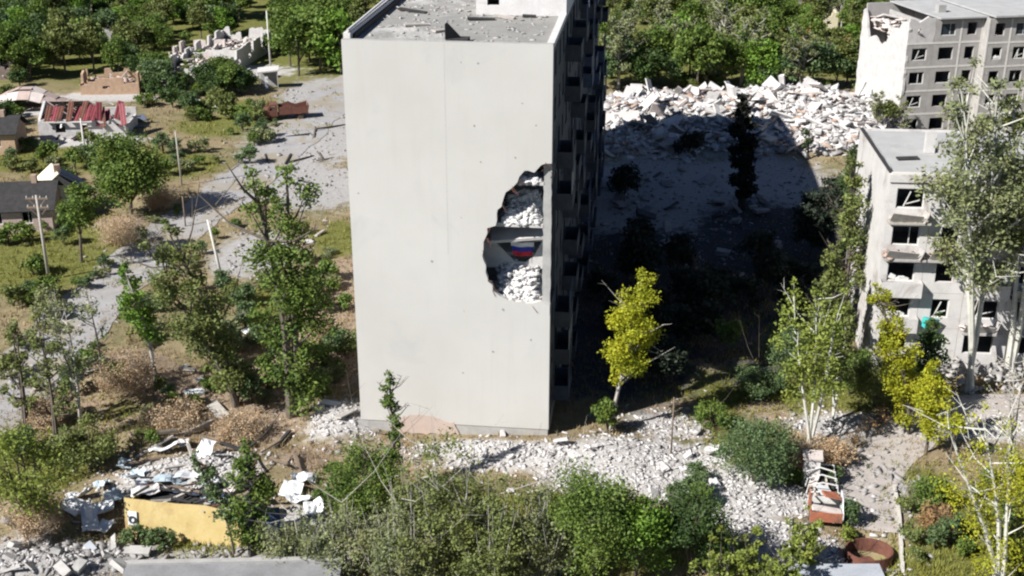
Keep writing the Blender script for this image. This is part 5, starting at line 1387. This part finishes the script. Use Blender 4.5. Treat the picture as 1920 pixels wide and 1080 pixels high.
us_ = protos([((450, 3.2, 4.2, 'dome', 'leaf_olive', 1300, .36), dict(z0=0, stems=4, tr=.06)), ((451, 3.6, 3.8, 'dome', 'leaf_dark', 1300, .36), dict(z0=0, stems=4, tr=.06)), ((452, 2.6, 4.0, 'dome', 'leaf_green', 1300, .34), dict(z0=0, stems=4, tr=.06))])
g = random.Random(453)
def clear_of(px, py):
    return not any(a < px < b and c < py < d for a, b, c, d in ((40, 270, 140, 265), (455, 660, 150, 330), (310, 520, 60, 130), (120, 280, 80, 180)))
place(us_, [q for q in [(g.uniform(-20, 520), g.uniform(130, 225)) for _ in range(60)] + [(20, 250), (35, 262), (10, 235), (25, 220), (275, 200), (285, 175), (120, 345), (30, 455)] if clear_of(*q)], 'thicket_bush', 'thicket bush between the ruined houses beyond the meadow', 'bush', 'thicket between the ruins', .5, 1.0, 454)
place(us_, [(g.uniform(200, 660), g.uniform(-8, 130)) for _ in range(36)], 'thicket_bush', 'undergrowth bush on the upper slope among the far trees', 'bush', 'undergrowth on the upper slope', .6, 1.0, 455)
place(us_, [(g.uniform(1120, 1640), g.uniform(120, 172)) for _ in range(26)], 'thicket_bush', 'undergrowth bush at the wood edge behind the rubble', 'bush', 'undergrowth behind the rubble', .5, .8, 456)

# grass and weeds (nobody could count them)
def grass(name, label, n, win, wfn, hmin, hmax, mt, seed):
    x, y = sample(n, *win)
    k = rng.uniform(0, 1, len(x)) < wfn(x, y)
    x, y = x[k], y[k]; m_ = len(x); nb = 5
    g = np.random.default_rng(seed)
    th = g.uniform(0, 6.28, (m_, nb)); sc_ = np.clip(y / 75, 1, 2.2)[:, None]
    h = g.uniform(hmin, hmax, (m_, nb)); w = .035 * sc_ * g.uniform(.7, 1.5, (m_, nb))
    bx = x[:, None] + g.normal(0, .16, (m_, nb)) * sc_; by = y[:, None] + g.normal(0, .16, (m_, nb)) * sc_
    bz = T(x, y)[:, None] + np.zeros((m_, nb)) - .03
    ln = g.uniform(.1, .6, (m_, nb)) * h; ph = g.uniform(0, 6.28, (m_, nb))
    v = np.stack([np.stack([bx - w * np.cos(th), by - w * np.sin(th), bz], -1), np.stack([bx + w * np.cos(th), by + w * np.sin(th), bz], -1),
                  np.stack([bx + ln * np.cos(ph), by + ln * np.sin(ph), bz + h], -1)], 2).reshape(-1, 3)
    tint = np.repeat(np.clip(g.normal(.5, .22, m_ * nb), 0, 1), 3)
    o = link(name, np_mesh(name, v, np.arange(len(v)).reshape(-1, 3), mt, False, tint))
    tag(o, label, 'grass', kind='stuff')
def w_dry(x, y):
    a, r, s, gy_ = weights(x, y); return np.clip(.75 - a - r * 1.2 - gy_ * .9, 0, 1)
def w_green(x, y):
    a, r, s, gy_ = weights(x, y); return np.clip(a * 1.1 - r * .5, 0, 1)
def w_soil(x, y):
    return weights(x, y)[2] * .8
FULL = (-120, 2040, 170, 1180)
grass('dry_grass', 'straw-coloured dry grass over the open ground', 34000, FULL, w_dry, .12, .42, 'dry_grass', 501)
grass('green_grass', 'green grass and weeds in the damp patches', 40000, FULL, w_green, .12, .5, 'green_grass', 502)
grass('brown_grass', 'brown withered grass on the earth heaps', 30000, FULL, w_soil, .1, .3, 'brown_grass', 503)
# the far wood beyond the last trees one can tell apart: one mass
g = np.random.default_rng(600); nc = 520
cx = g.uniform(-230, 230, nc); cy = g.uniform(262, 430, nc); cr = g.uniform(2.2, 4.2, nc); cz = g.uniform(2.0, 6.0, nc)
ci = g.integers(0, nc, 46000)
d = g.normal(0, 1, (46000, 3)); d /= np.linalg.norm(d, axis=1)[:, None]
pts = np.stack([cx[ci], cy[ci], cz[ci]], 1) + d * (cr[ci] * g.uniform(0, 1, 46000) ** .4)[:, None]
pts[:, 2] = np.maximum(pts[:, 2], .1)
tag(link('far_wood', leaf_cloud('far_wood', pts, g.uniform(.7, 1.3, 46000), 601, 'leaf_olive', np.clip(.5 + g.uniform(-.25, .25, nc)[ci] + g.normal(0, .15, 46000), 0, 1))),
    'far wood closing the view behind the ruined suburb', 'wood', kind='stuff')
